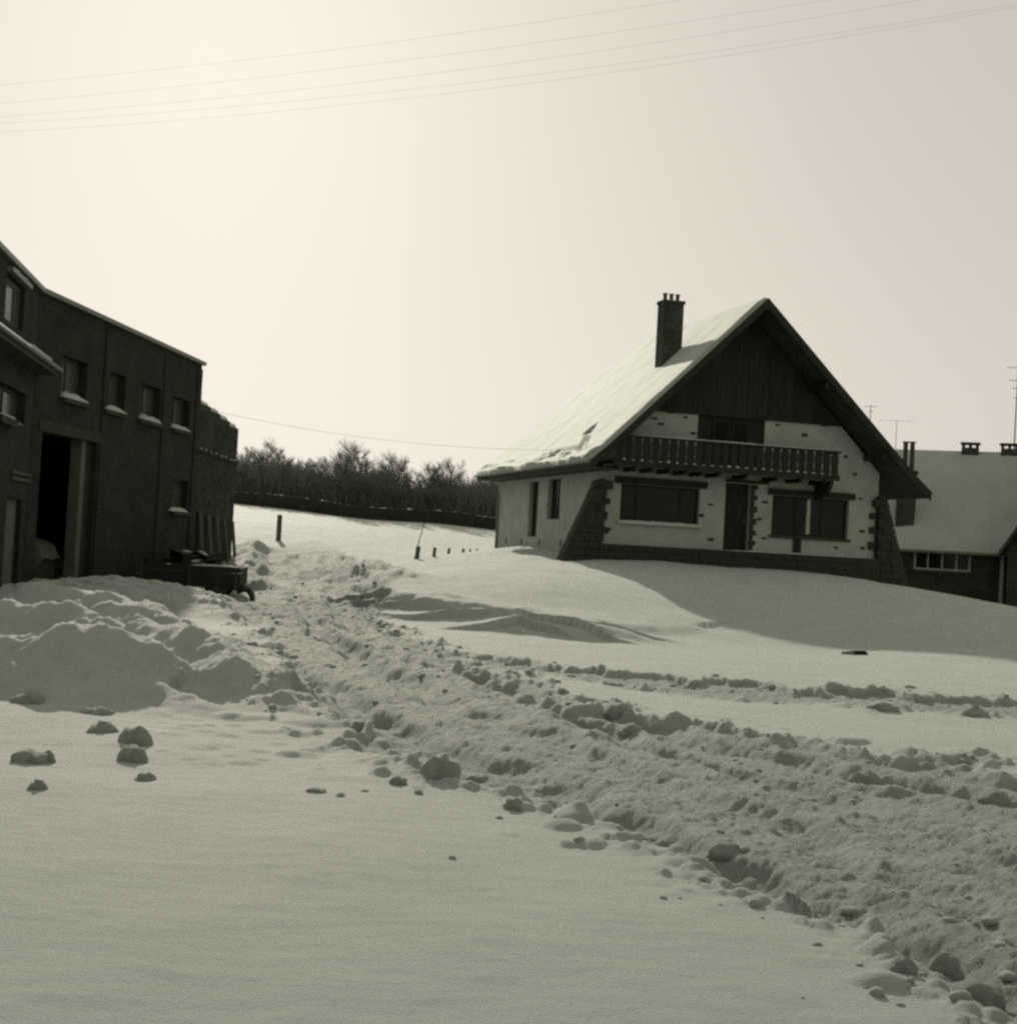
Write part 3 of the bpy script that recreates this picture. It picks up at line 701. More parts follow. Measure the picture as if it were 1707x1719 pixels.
# balcony
BF = -1.15; BA, BB = 0.0, 8.17; BZ0, BZ1 = 4.52, 5.42
MB(CM).box((BA, BF+.05, BZ0-.02), (BB, -0.004, BZ0+.06)).build("balcony", M_wood, chalet); bal = MB.last
MB(CM).box((BA-.05, BF-.03, BZ0-.12), (BB+.05, BF+.048, BZ0+.07)).build("bottom_rail", M_wood, bal)
MB(CM).box((BA-.06, BF-.06, BZ1-.06), (BB+.06, BF+.08, BZ1)).build("handrail", M_wood, bal)
snow_strip(CM, BA-.05, BB+.05, BF-.055, BF+.075, BZ1-.001, 0.045, bal, n=60, name="rail_snow", seed=3)
nb_ = 26
bme = MB(); W_b = 0.140
bme.prism([(-W_b, 0), (W_b, 0), (W_b, .10), (W_b*.86, .22), (W_b*.86, .30), (W_b, .40), (W_b, .62), (W_b*.8, .72), (W_b*.8, .775), (-W_b*.8, .775), (-W_b*.8, .72), (-W_b, .62), (-W_b, .40), (-W_b*.86, .30), (-W_b*.86, .22), (-W_b, .10)], -.014, .014)
BME = bme.mesh("baluster", M_wood); org_c = Vector(CO)
for k in range(nb_):
    x = BA+.16+(BB-BA-.32)*k/(nb_-1)
    o = link(bpy.data.objects.new("baluster", BME)); o.parent = bal; o.location = (CM @ Vector((x, BF, BZ0+.0715)))-org_c; o.rotation_euler = (0, 0, TH)
    if k < nb_-1:
        xx = x+(BB-BA-.32)/(nb_-1)/2; snow_strip(CM, xx-.05-.03*random.random(), xx+.05+.03*random.random(), BF-.028, BF+.046, BZ0+.0705, random.uniform(.03, .09), bal, n=6, name="snow_clump", seed=100+k)
for k in range(7):                                   # joist ends
    x = 0.16+k*0.60; MB(CM).box((x-.05, BF+.02, BZ0-.27), (x+.05, -.004, BZ0-.121)).build("joist", M_wood, bal)
for x in (4.75, 5.9, 6.8, 7.7):
    MB(CM).box((x-.05, BF+.02, BZ0-.27), (x+.05, -.004, BZ0-.121)).build("joist", M_wood, bal)
for x in (7.95,):                                    # curved bracket at the end
    br_ = MB(CM); pts = [(BF+.03, BZ0-.125), (-.005, BZ0-.125), (-.005, BZ0-.75)] + [(-.005-(1.08)*math.sin(t*math.pi/2), BZ0-.75+.48*(1-math.cos(t*math.pi/2))) for t in (.2, .4, .6, .8, 1)]
    vs_ = [(x-.07, y, z) for y, z in pts] + [(x+.07, y, z) for y, z in pts]; n = len(pts)
    br_.add(vs_, [tuple(range(n))[::-1], tuple(range(n, 2*n))] + [(i, (i+1) % n, (i+1) % n+n, i+n) for i in range(n)]); br_.build("bracket", M_wood, bal)
for x in (BA+.02, BB-.02): MB(CM).box((x-.03, BF+.09, BZ1-.07), (x+.03, -.003, BZ1-.01)).build("end_rail", M_wood, bal)

# ------------------------------------------------------------------ brick warehouse at the left (its front bends)
LB = Vector((-9.003, 40.0, 0.0)); AZ = rad(4.235); LM = frame(LB, math.pi/2-AZ)         # x runs away from the viewer, -y faces the yard
wh = thing("brick_warehouse", "long dark brick warehouse with flat roof and snowy window sills", "building", LB)
TOP = 6.24
WINS = [(-10.03, -8.62, 4.24, 5.15), (-7.50, -6.10, 4.24, 5.15), (-5.03, -3.46, 4.24, 5.15), (-2.45, -0.92, 4.24, 5.10)]
LOW = (-2.0, -0.62, 2.0, 2.87); GATE = (-10.88, -7.73, -0.3, 3.42)
a_ = MB(LM); wall_open(a_, -11.40, 0.0, -0.5, TOP, 0.0, 0.36, WINS+[LOW, GATE]); fa = a_.build("front_wall", M_brick, wh); add_wall_uv(fa, LM)
MB(LM).box((-0.36, 0.362, -0.5), (0.0, 9.0, TOP)).build("end_wall", M_brick, wh); add_wall_uv(MB.last, LM)
MB(LM).box((-20, 9.002, -0.5), (0.0, 9.3, TOP)).build("rear_wall", M_brick, wh); add_wall_uv(MB.last, LM)
MB(LM).box((-0.37-7.0, 0.37, 3.55), (-0.37, 8.99, 3.70)).build("upper_floor", M_dark, wh)
MB(LM).box((-11.3, 5.4, -0.4), (-0.38, 5.5, 3.54)).build("inner_wall", M_dark, wh)
# pilasters on the wall between the windows
for x0, x1 in ((-7.62, -7.30), (-3.30, -2.95), (-0.42, -0.002)):
    MB(LM).box((x0, -0.035, -0.5), (x1, -0.003, TOP-.12)).build("pilaster", M_brick, wh); add_wall_uv(MB.last, LM)
for k, h in enumerate(WINS):
    w_ = window(LM, h, wh, 0.20, (0.5,), M_wood2, M_glass2, 0.06)
    MB(LM).box((h[0]-.06, -0.10, h[2]-.10), (h[1]+.06, 0.19, h[2]-.002)).build("sill", M_stone, w_)
    snow_strip(LM, h[0]-.03, h[1]+.03, -0.095, 0.185, h[2]-.003, 0.14, w_, n=12, name="sill_snow", seed=20+k)
w_ = window(LM, LOW, wh, 0.20, (0.5,), M_wood2, M_glass2, 0.06)
MB(LM).box((LOW[0]-.06, -0.10, LOW[2]-.10), (LOW[1]+.06, 0.19, LOW[2]-.002)).build("sill", M_stone, w_)
snow_strip(LM, LOW[0]-.3, LOW[1]-.1, -0.095, 0.185, LOW[2]-.003, 0.12, w_, n=12, name="sill_snow", seed=27)
# gateway: lintel, jamb post, half-open door leaf
MB(LM).box((-11.1, -0.03, 3.425), (-7.5, -0.003, 3.66)).build("gate_lintel", M_stone, wh)
MB(LM).box((-8.55, 0.05, -0.3), (-8.30, 0.30, 3.415)).build("gate_post", M_post, wh)
gd = MB(LM).box((-8.28, 0.12, -0.2), (-7.74, 0.18, 3.41)).build("gate_leaf", M_wood, wh)
# bent part of the front nearer the viewer
JB = Vector((-9.85, 28.62, 0)); JAZ = rad(-9.2); JM = frame(JB, math.pi/2-JAZ)
UW = (-3.45, -1.65, 5.18, 6.02); MW = (-3.60, -0.85, 3.42, 4.05); WD = (-2.15, -0.60, -0.3, 1.96)
b_ = MB(JM); wall_open(b_, -9.0, -0.02, -0.5, TOP, 0.0, 0.36, [UW, MW, WD]); fb = b_.build("front_wall", M_brick, wh); add_wall_uv(fb, JM)
MB(JM).box((-9.0, 0.362, -0.5), (-8.7, 8.0, TOP)).build("end_wall", M_brick, wh); add_wall_uv(MB.last, JM)
MB(JM).box((-8.6, 4.0, -0.4), (-0.4, 4.1, TOP-.2)).build("inner_wall", M_dark, wh)
w_ = window(JM, UW, wh, 0.10, (0.75,), M_post, M_glass2, 0.09)
MB(JM).box((UW[0]-.1, -0.12, UW[3]+.02), (UW[1]+.1, -0.003, UW[3]+.10)).build("hood", M_zinc, w_); snow_strip(JM, UW[0]-.08, UW[1]+.05, -0.115, -0.005, UW[3]+.10, 0.05, w_, n=10, seed=31)
w_ = window(JM, MW, wh, 0.18, (0.5,), M_wood2, M_glass2, 0.07)
MB(JM).box((-3.9, -0.16, 3.28), (-2.30, -0.003, 3.415)).build("sill", M_stone, w_); snow_strip(JM, -3.85, -2.35, -0.15, -0.01, 3.414, 0.06, w_, n=10, name="sill_snow", seed=32)
snow_strip(JM, -1.9, -0.9, 0.0, 0.17, 3.418, 0.05, w_, n=10, name="sill_snow", seed=33)
MB(JM).box((-2.12, 0.10, -0.2), (-0.63, 0.16, 1.95)).build("pale_door", M_post, wh)
pd = MB.last; MB(JM).tube([(-0.78, 0.05, 0.9), (-0.78, 0.05, 1.05)], .015, 6).build("handle", M_metal, pd)
for z in (2.31, 2.43): MB(JM).box((-2.0, -0.05, z), (0.0, -0.003, z+.075)).build("sign_board", M_wood2, wh)
# canopy with a lump of snow at its end
cn = MB(JM); cn.box((-9.0, -0.42, 4.56), (0.15, -0.003, 4.74)); can = cn.build("canopy", M_wood2, wh)
MB(JM).tube([(-9.0, -0.47, 4.68), (0.2, -0.47, 4.68)], .05, 8).build("gutter", M_zinc, can)
snow_strip(JM, -2.9, 0.12, -0.41, -0.01, 4.741, 0.16, can, n=20, name="canopy_snow", seed=35)
snow_strip(JM, -9.0, -2.95, -0.41, -0.01, 4.741, 0.05, can, n=20, name="canopy_snow", seed=36)
# flat roof with a thin snow edge, following the bend
def wpt(M, x, y): p = M @ Vector((x, y, 0)); return (p.x, p.y)
outl = [wpt(JM, -9.0, -0.10), wpt(JM, 0.0, -0.10), wpt(LM, -11.35, -0.10), wpt(LM, 0.10, -0.10), wpt(LM, 0.10, 9.4), wpt(LM, -20, 9.4)]
rf_ = MB(); n = len(outl); rf_.add([(x, y, TOP+.002) for x, y in outl]+[(x, y, TOP+.10) for x, y in outl], [tuple(range(n))[::-1], tuple(range(n, 2*n))]+[(i, (i+1) % n, (i+1) % n+n, i+n) for i in range(n)])
whr = rf_.build("roof", M_zinc, wh)
snow_strip(LM, -11.3, 0.06, -0.08, 1.5, TOP+.10, 0.05, whr, n=80, name="roof_snow", seed=40); snow_strip(JM, -8.9, -0.1, -0.08, 1.5, TOP+.10, 0.05, whr, n=50, name="roof_snow", seed=41)

# stepped brick wall beyond it
AB = LM @ Vector((0.0, 0, 0)); an = thing("stepped_brick_wall", "rough brick wall stepping down with four snow-capped tops at the warehouse end", "wall", AB)
tops = (5.16, 5.06, 4.95, 4.82); AN = 1.19
for k, zt in enumerate(tops):
    x0 = 0.02+k*AN; pr = MB(LM).box((x0, 0.02+.04*k, -0.5), (x0+AN-.004, 0.55, zt)).build("pier", M_brick2, an); add_wall_uv(pr, LM)
    snow_strip(LM, x0+.04, x0+AN-.03, 0.03+.04*k, 0.54, zt-.001, 0.17, pr, n=10, name="snow_cap", seed=50+k)
    MB(LM).box((x0, -0.05+.04*k, 3.78-.03*k), (x0+AN-.004, 0.018+.04*k, 3.86-.03*k)).build("ledge", M_brick2, pr); add_wall_uv(MB.last, LM)
    for q in range(2):
        xx = x0+.1+.5*q+random.uniform(0, .15); snow_strip(LM, xx, xx+random.uniform(.15, .35), -0.045+.04*k, 0.015+.04*k, 3.859-.03*k, 0.04, pr, n=5, name="ledge_snow", seed=60+3*k+q)
    for q in range(9):                                # bricks standing proud of the rough face
        stone(pr, LM, (x0+random.uniform(.15, AN-.15), 0.015+.04*k, random.uniform(2.2, zt-.3)), (.22, .05, .07), name="brick")
for k in range(5):                                    # boards propped against it
    x = 0.55+k*0.88; tp = 1.95+random.uniform(-.12, .15)
    bd = MB(LM); wv = .13+.05*random.random()
    vs_ = [(x-wv, -0.30, -0.1), (x+wv, -0.30, -0.1), (x+wv, -0.05, tp), (x-wv, -0.05, tp)]
    bd.add(vs_+[(a, b+.035, c) for a, b, c in vs_], [(0,1,2,3),(7,6,5,4),(0,4,5,1),(1,5,6,2),(2,6,7,3),(3,7,4,0)])
    o = bd.build("leaning_board", M_wood2)
    tag(o, "%s weathered board from the warehouse corner, propped upright against the stepped brick wall" % ("first", "second", "third", "fourth", "fifth")[k], "board", "boards propped against the stepped wall")

# low farm trailer in front of the wall end
TP = at(368, 1000, 33.2); tz = gh(TP[0], TP[1])
trl = thing("farm_trailer", "low dark farm trailer with snow along its top edge by the brick wall", "trailer", (TP[0], TP[1], tz)); TM = frame(trl.location, rad(4))
MB(TM).box((-1.75, -0.75, 0.22), (0.52, 0.75, 0.30)).build("bed", M_wood, trl)
for k in range(3):
    MB(TM).box((-1.75, -0.77, 0.302+k*.135), (0.52, -0.735, 0.434+k*.135)).build("side_plank", M_wood, trl)
    MB(TM).box((-1.75, 0.735, 0.305+k*.135), (0.52, 0.77, 0.43+k*.135)).build("side_plank", M_wood, trl)
    MB(TM).box((0.52, -0.77, 0.305+k*.135), (0.555, 0.77, 0.43+k*.135)).build("tail_plank", M_wood, trl)
for x in (-1.7, -.6, .47): MB(TM).box((x-.03, -0.80, 0.18), (x+.03, -0.772, 0.72)).build("stake", M_metal, trl)
snow_strip(TM, -0.6, 0.54, -0.765, -0.60, 0.705, 0.05, trl, n=16, name="snow_strip", seed=70)
snow_strip(TM, -1.7, 0.5, -0.72, 0.72, 0.50, 0.18, trl, n=24, name="snow_load", seed=71)
for x in (-1.15, 0.0):
    for y in (-0.62, 0.55):
        wl = MB(TM); wl.tube([(x, y, .24), (x, y+.03, .24), (x, y+.13, .24), (x, y+.16, .24)], [.24, .28, .28, .24], 20); ww = wl.build("wheel", M_metal, trl)
        MB(TM).tube([(x, y-.02, .24), (x, y-.003, .24)], .08, 12).build("hub", M_zinc, ww)
MB(TM).tube([(0.45, -0.3, .16), (.62, -.32, .22), (.74, -.35, .18), (.82, -.38, .05), (.84, -.40, -.12)], [.09, .09, .08, .075, .07], 10).build("draw_hook", M_metal, trl)
# a heap of old timber by the wall
heap = []
for k in range(16):
    x = random.uniform(-6.0, -2.2); y = random.uniform(-1.5, -0.5); L = random.uniform(1.2, 2.4); z = random.uniform(.15, .35)+.45*max(0, 1-abs(x+3.4)/2.6)
    a = random.uniform(-.5, .5); tl = random.uniform(-.10, .10)
    p = LM @ Vector((x, y, 0)); g = gh(p.x, p.y)
    m_ = MB(Matrix.Translation((p.x, p.y, g+z)) @ Matrix.Rotation(math.pi/2-AZ+a, 4, 'Z') @ Matrix.Rotation(tl, 4, 'Y')); s_ = random.uniform(.06, .11)
    t_ = thing("timber_baulk", "dark old timber lying in the heap below the small warehouse window", "timber", (p.x, p.y, g+z), "timber heap by the warehouse")
    m_.box((-L/2, -s_, -s_), (L/2, s_, s_)).build("beam", M_wood, t_)
    if k % 2 == 0: snow_strip(m_.M, -L*.3, L*.25, -s_*.9, s_*.9, s_-.001, .05, t_, n=8, name="snow_strip", seed=200+k)
# sheeted load standing just inside the gateway
p = LM @ Vector((-9.35, 0.75, 0)); ld = thing("sheeted_load", "pale canvas sheet draped over a load inside the dark gateway", "load", (p.x, p.y, -0.05)); DM = frame(ld.location, math.pi/2-AZ)
MB(DM).box((-.55, -.35, 0.0), (.55, .9, .85)).build("crate", M_wood, ld)
sh = MB(DM); n = 10
for i in range(n+1):
    for j in range(n+1):
        x = -.75+1.5*i/n; y = -.5+1.5*j/n; e = max(abs(x)/.6, abs(y-.25)/.68); z = 1.05+.25*(1-abs(x))*(1-abs(y-.25)) - .9*max(0, e-.85)**1.0*1.4
        sh.v.append((x, y, max(.35, z+.03*math.sin(9*x+3*y))))
for i in range(n):
    for j in range(n): q = i*(n+1)+j; sh.f.append((q, q+n+1, q+n+2, q+1))
sh.build("canvas_sheet", M_wood2, ld, True)

# ------------------------------------------------------------------ neighbouring house at the right
NA = rad(-20); NO = at(1480, 905, 66.0); NO = Vector((NO[0], NO[1], 0)); NM = frame(NO, NA)
nb = thing("brick_cottage", "long low dark brick house with broad snowy roof behind the chalet", "house", NO)
inv = np.array(NM.inverted())
def on_front(px, py, off=0.0):
    """where a line of sight meets the cottage front: metres along, height"""
    d = ray(px, py); c = np.array([0, 0, EYE]); n_ = np.array(NM)[:3, 1]; o_ = np.array(NM)[:3, 3]+n_*off
    t = np.dot(o_-c, n_)/np.dot(d, n_); q = c+d*t; l = inv[:3, :3] @ q + inv[:3, 3]; return l[0], l[2]
EZ = on_front(1600, 908)[1]; NRZ = on_front(1600, 757, 4.2)[1]
x1a, z1a = on_front(1534, 916); x1b, z1b = on_front(1628, 961); XR = on_front(1688, 905)[0]
NW = (x1a, x1b, z1b, z1a); NX0, NX1 = -9.0, XR+3.0
n_ = MB(NM); wall_open(n_, NX0, NX1, -1.6, EZ, 0.0, 0.3, [NW]); o = n_.build("front_wall", M_nbrick, nb); add_wall_uv(o, NM)
MB(NM).box((NX0, 8.1, -1.6), (NX1, 8.4, EZ)).build("back_wall", M_nbrick, nb); add_wall_uv(MB.last, NM)
for x in (NX0, NX1-.3):
    MB(NM @ Matrix.Rotation(math.pi/2, 4, 'Z')).prism([(0.31, -1.6), (8.09, -1.6), (8.09, EZ), (4.2, NRZ-.25), (0.31, EZ)], -x-.3, -x).build("gable_wall", M_nbrick, nb); add_wall_uv(MB.last, NM)
MB(NM).box((NX0+.4, 4.0, -1.5), (NX1-.4, 4.1, EZ-.1)).build("inner_wall", M_dark, nb)
w_ = window(NM, NW, nb, 0.08, (0.25, 0.5, 0.75), M_frame, M_glass, 0.10)
MB(NM).box((NW[0]-.1, -0.08, NW[2]-.12), (NW[1]+.1, -0.003, NW[2]-.002)).build("sill", M_stone, w_)
OH = 0.45; sl = (NRZ-EZ)/4.2
r_ = MB(NM @ Matrix.Rotation(math.pi/2, 4, 'Z'))   # x -> inwards, y -> -along
prof = [(-OH, EZ-OH*sl), (4.2, NRZ), (8.4+OH, EZ-OH*sl)]
r_.prism(prof+[(8.4+OH, EZ-OH*sl-.16), (4.2, NRZ-.18), (-OH, EZ-OH*sl-.16)], -NX0+.3, -NX1-.3); nr_ = r_.build("roof", M_tile, nb)
def lying(M, corners, nu, nv, t, seed, parent, name="roof_snow"):
    """snow sheet over a quad given by four local corners (bottom-left, bottom-right, top-right, top-left)"""
    P = [Vector(c) for c in corners]; nrm = (P[1]-P[0]).cross(P[3]-P[0]).normalized(); m_ = MB(M)
    for j in range(nv+1):
        for i in range(nu+1):
            a, b = i/nu, j/nv; q = (P[0]*(1-a)+P[1]*a)*(1-b)+(P[3]*(1-a)+P[2]*a)*b
            nn = float(fbm(np.array([a*(P[1]-P[0]).length*.7+seed]), np.array([b*(P[3]-P[0]).length*.7]), 4, seed)[0])
            e = min(1.0, min(i, nu-i, j, nv-j)/1.0*1.0); m_.v.append(tuple(q+nrm*((t*(1+.5*nn))*(e if e > 0 else .05))))
    for j in range(nv):
        for i in range(nu): q = j*(nu+1)+i; m_.f.append((q, q+1, q+nu+2, q+nu+1))
    return m_.build(name, M_rsnow, parent, True)
lying(NM, [(NX0-.3, -OH-.03, EZ-OH*sl), (NX1+.3, -OH-.03, EZ-OH*sl), (NX1+.3, 4.2, NRZ), (NX0-.3, 4.2, NRZ)], 70, 20, .12, 5, nr_)
lying(NM, [(NX1+.3, 8.4+OH, EZ-OH*sl), (NX0-.3, 8.4+OH, EZ-OH*sl), (NX0-.3, 4.2, NRZ), (NX1+.3, 4.2, NRZ)], 40, 12, .12, 6, nr_)
MB(NM).tube([(NX0-.2, -OH-.07, EZ-OH*sl-.07), (NX1+.2, -OH-.07, EZ-OH*sl-.07)], .07, 8).build("gutter", M_zinc, nr_)
# front chimney with two tall pots
xc, _ = on_front(1517, 885, 0.3); yc = 0.35; xw = (on_front(1533, 850, .4)[0]-on_front(1502, 850, .4)[0])
ztop = on_front(1530, 790, .4)[1]; zpot = on_front(1524, 739, .4)[1]
cm_ = MB(NM); cm_.box((xc-xw/2, yc, 1.0), (xc+xw/2, yc+.8, ztop-.12)); cm_.box((xc-xw/2-.06, yc-.06, ztop-.118), (xc+xw/2+.06, yc+.86, ztop)); cc = cm_.build("chimney", M_chim, nb); add_wall_uv(cc, NM)
for dx in (-.14, .17):
    MB(NM).tube([(xc+dx, yc+.4, ztop-.01), (xc+dx, yc+.4, zpot-.10), (xc+dx, yc+.4, zpot-.09), (xc+dx, yc+.4, zpot-.04)], [.12, .11, .17, .17], 12).build("chimney_pot", M_metal, cc)
# squat ridge chimneys with raised caps
for px in (1628, 1694):
    x, zc = on_front(px, 756, 4.2); ww = .40
    rc = MB(NM); rc.box((x-ww, 3.85, NRZ-.5), (x+ww, 4.55, NRZ+.16)); rcc = rc.build("ridge_chimney", M_chim, nb); add_wall_uv(rcc, NM)
    for q in (-1, 0, 1): MB(NM).box((x+q*(ww-.08)-.07, 3.88, NRZ+.162), (x+q*(ww-.08)+.07, 4.52, NRZ+.33)).build("cap_pier", M_chim, rcc); add_wall_uv(MB.last, NM)
    MB(NM).box((x-ww-.06, 3.8, NRZ+.332), (x+ww+.06, 4.6, NRZ+.42)).build("cap_slab", M_stone, rcc)
# projecting wing at the picture edge: steep gable end with overhanging verge
wx = XR+0.12
wg = MB(NM); wg.box((wx, -2.4, -1.6), (wx+5.0, -0.004, EZ-.1)); o = wg.build("wing_wall", M_nbrick, nb); add_wall_uv(o, NM)
gw = MB(NM).prism([(wx, EZ-.098), (wx+5.0, EZ-.098), (wx+2.5, EZ+3.9)], -2.4, -0.3); o = gw.build("wing_gable", M_wood, nb)
for sgn in (-1, 1):
    e = (wx+2.5+sgn*2.85, EZ-.62); MB(NM).prism([e, (wx+2.5, EZ+4.05), (wx+2.5, EZ+4.30), (e[0]+sgn*.16, e[1])], -3.0, 2.0).build("wing_roof", M_tile, nb)
wpx0 = on_front(1682, 915)[0]
MB(NM).box((wpx0-.06, -.06, -0.4), (wpx0+.10, -.003, EZ-.25)).build("corner_post", M_frame, nb)
# aerials
def aerial(name, label, foot, top, bars, r=0.02):
    t = thing(name, label, "aerial", tuple(foot)); fv = Vector(foot); tv = Vector(top)
    MB().tube([fv, fv.lerp(tv, .5), tv], [r*1.2, r, r*.8], 6).build("mast", M_metal, t)
    for (k, hw, az) in bars:
        c = fv.lerp(tv, k); d = Vector((math.cos(az), math.sin(az), 0))*hw; MB().tube([c-d, c+d], r*.55, 5).build("cross_bar", M_metal, t)
    return t
ry = 66.0
p0 = NM @ Vector((on_front(1692, 756, 4.2)[0]+.25, 4.75, NRZ-.25)); pt = at(1699, 606, p0.y)
aerial("tall_aerial", "tall thin television aerial mast beside the chimney at the picture edge", p0, (p0.x+.02, p0.y, pt[2]), [(.93, .55, .1), (.80, .45, .1), (.72, .25, .1), (.62, .18, .1)], .03)
p0 = NM @ Vector((on_front(1457, 760, 4.2)[0], 4.3, NRZ-.1)); pt = at(1459, 680, p0.y)
aerial("short_aerial", "short T-shaped aerial peeping above the chalet roof slope", p0, (p0.x, p0.y, pt[2]), [(.97, .30, -.1), (.86, .12, -.1)], .022)
p0 = NM @ Vector((on_front(1502, 758, 4.2)[0], 4.3, NRZ-.1)); pt = at(1500, 705, p0.y)
aerial("flat_aerial", "low aerial with one long thin bar beside the twin chimney pots", p0, (p0.x, p0.y, pt[2]), [(.98, .85, -.2)], .014)

# ------------------------------------------------------------------ hedge and bare wood beyond the field
def twig_tree(seed, H, spread, n1=16, n2=12, n3=12):
    """(trunk, twigs) of a leafless young tree"""
    r = random.Random(seed); tr = MB(); tw = MB(); pts = [Vector((0, 0, -.3))]; p = Vector((0, 0, 0)); d = Vector((r.uniform(-.1, .1), r.uniform(-.1, .1), 1))
    for k in range(8):
        pts.append(p.copy()); p = p+d.normalized()*H/7.5; d += Vector((r.uniform(-.14, .14), r.uniform(-.14, .14), .1))
    tr.tube(pts, [.075*H/5*(1-.11*i) for i in range(len(pts))], 6)
    def limb(o, dr, L, rad_, lev):
        q = [o]; dd = dr.copy()
        for k in range(3):
            q.append(q[-1]+dd.normalized()*L/3); dd += Vector((r.uniform(-.35, .35), r.uniform(-.35, .35), r.uniform(-.02, .28)))
        (tr if lev == 0 else tw).tube(q, [rad_, rad_*.85, rad_*.65, rad_*.45], 4 if lev == 0 else 3, False)
        if lev < 2:
            for k in range(n2 if lev == 0 else n3):
                i = r.choice((1, 2, 2, 3)); c = q[i]; a = r.uniform(0, 6.28); s = r.uniform(.5, 1.0)
                nd = (dd.normalized()+Vector((math.cos(a), math.sin(a), r.uniform(0, .7)))*s); limb(c, nd, L*r.uniform(.4, .65), rad_*.45, lev+1)
    for k in range(n1):
        t = r.uniform(.16, 1.0); i = min(len(pts)-2, int(1+t*(len(pts)-2))); c = pts[i]; a = r.uniform(0, 6.28); el = r.uniform(.35, 1.3)
        limb(c, Vector((math.cos(a), math.sin(a), el)), spread*(1.12-.72*t)*r.uniform(.7, 1.15), .028*H/5*(1.1-.6*t), 0)
    return tr, tw
KINDS = []
for k in range(6):
    tr, tw = twig_tree(300+k, 5.0, (1.5, 1.9, 1.3, 2.2, 1.6, 1.2)[k], (26, 28, 24, 30, 26, 22)[k])
    KINDS.append((tr.mesh("trunk_mesh", M_bark), tw.mesh("twig_mesh", M_twig)))
TREES = [  # photo survey: place along the edge of the field, crown top, kind
    (398,765,100,0),(416,742,98,5),(436,752,104,2),(452,733,100,0),(470,748,106,5),(486,757,99,2),(503,772,105,1),(520,770,98,4),(538,758,103,0),(556,762,107,5),(572,758,99,1),(592,741,98,3),(608,765,104,4),(622,782,101,2),
    (641,775,106,1),(658,760,98,3),(674,765,100,5),(694,785,104,2),(712,778,99,1),(730,776,102,4),(748,770,98,3),(768,795,104,1),(790,808,100,2),(812,806,104,4),(832,800,101,1),(850,795,106,0),
    (428,748,110,0),(460,742,111,1),(496,760,110,0),(530,764,112,5),(582,752,110,2),(602,756,109,5),(648,770,110,0),(668,772,111,2),(740,782,109,5),(758,780,111,0)]
LOOKS = {0: "upright", 1: "bushy", 2: "slender", 3: "broad-crowned", 4: "rounded", 5: "spiky narrow"}
places = ["just past the stepped wall", "above the low end of the hedge by the wall", "left of the tall fence post", "above the tall fence post"]
ORDER = sorted(range(len(TREES)), key=lambda i: TREES[i][0]); TREES = [TREES[i] for i in ORDER]
for k, (px, py, Y, kd) in enumerate(TREES):
    q = at(px, py, Y); g = float(base_h(np.array([q[0]]), np.array([q[1]]))[0]); H = q[2]-g; s_ = H/5.0*0.98
    n_from = k+1
    ords = ["first", "second", "third", "fourth", "fifth", "sixth", "seventh", "eighth", "ninth", "tenth", "eleventh", "twelfth", "thirteenth", "fourteenth", "fifteenth", "sixteenth", "seventeenth", "eighteenth"]
    lab = ("%s bare tree behind the hedge, %s from the brick wall" % (LOOKS[kd], ords[k])) if k < 18 else ("%s bare tree behind the hedge, %s from the chalet" % (LOOKS[kd], ords[len(TREES)-1-k]))
    t = thing("bare_tree", lab, "tree", (q[0], q[1], g), "bare trees behind the hedge", random.uniform(0, 6.28)); t.scale = (s_*1.05, s_*1.05, s_)
    for nm, me_ in (("trunk", KINDS[kd][0]), ("crown", KINDS[kd][1])):
        o = link(bpy.data.objects.new(nm, me_)); o.parent = t
# brushwood filling the wood's floor: too fine to count
bw_ = MB(); r = random.Random(5)
xa = np.array([r.uniform(-26, 14) for _ in range(12000)]); ya = np.array([r.uniform(97.5, 112) for _ in range(12000)]); ga = base_h(xa, ya)
hv = 2.5+1.0*fbm(xa*.35, ya*.0, 3, 7)
for x, y, g, hh in zip(xa, ya, ga, hv):
    H = max(.8, hh*r.uniform(.6, 1.25)+.03*(y-97)); a = r.uniform(-.35, .35); b = r.uniform(-.3, .3)
    bw_.tube([(x, y, g-.1), (x+a*.4*H, y+b*.3*H, g+H*.55), (x+a*H*.9, y+b*H*.6, g+H)], [.024, .018, .009], 3, False)
    for q in range(3):
        t = r.uniform(.3, .85); c = Vector((x+a*.7*t*H, y+b*.5*t*H, g+H*t)); e = Vector((r.uniform(-.5, .5), r.uniform(-.4, .4), r.uniform(.1, .6)))*H*.45
        bw_.tube([c, c+e*.6, c+e], [.013, .010, .006], 3, False)
tag(bw_.build("undergrowth", M_twig), "dense dark leafless undergrowth between the bare trees", "undergrowth", kind="stuff")
# hedge along the field, snow along its top
HX = np.linspace(-27, 13, 161); HY = 95.3+0*HX; HG = base_h(HX, HY); hh = 0.95+0.10*fbm(HX*.3, HX*0+2.2, 3, 9)
hp = thing("field_hedge", "long low clipped dark hedge with a snow line along its top", "hedge", (HX[80], 95.3, HG[80]))
hb = MB(); K = 9
for i, x in enumerate(HX):
    for j in range(K):
        t = math.pi*j/(K-1); y = 95.3-.55*math.cos(t)*(1+.15*random.uniform(-1, 1)); z = HG[i]-.1+(hh[i]+.05)*min(1, 1.35*math.sin(t))*(1+.05*random.uniform(-1, 1))
        hb.v.append((x+random.uniform(-.06, .06), y, z))
for i in range(len(HX)-1):
    for j in range(K-1): q = i*K+j; hb.f.append((q, q+1, q+K+1, q+K))
hb.build("hedge_body", M_hedge, hp)
ht = MB(); r = random.Random(9)
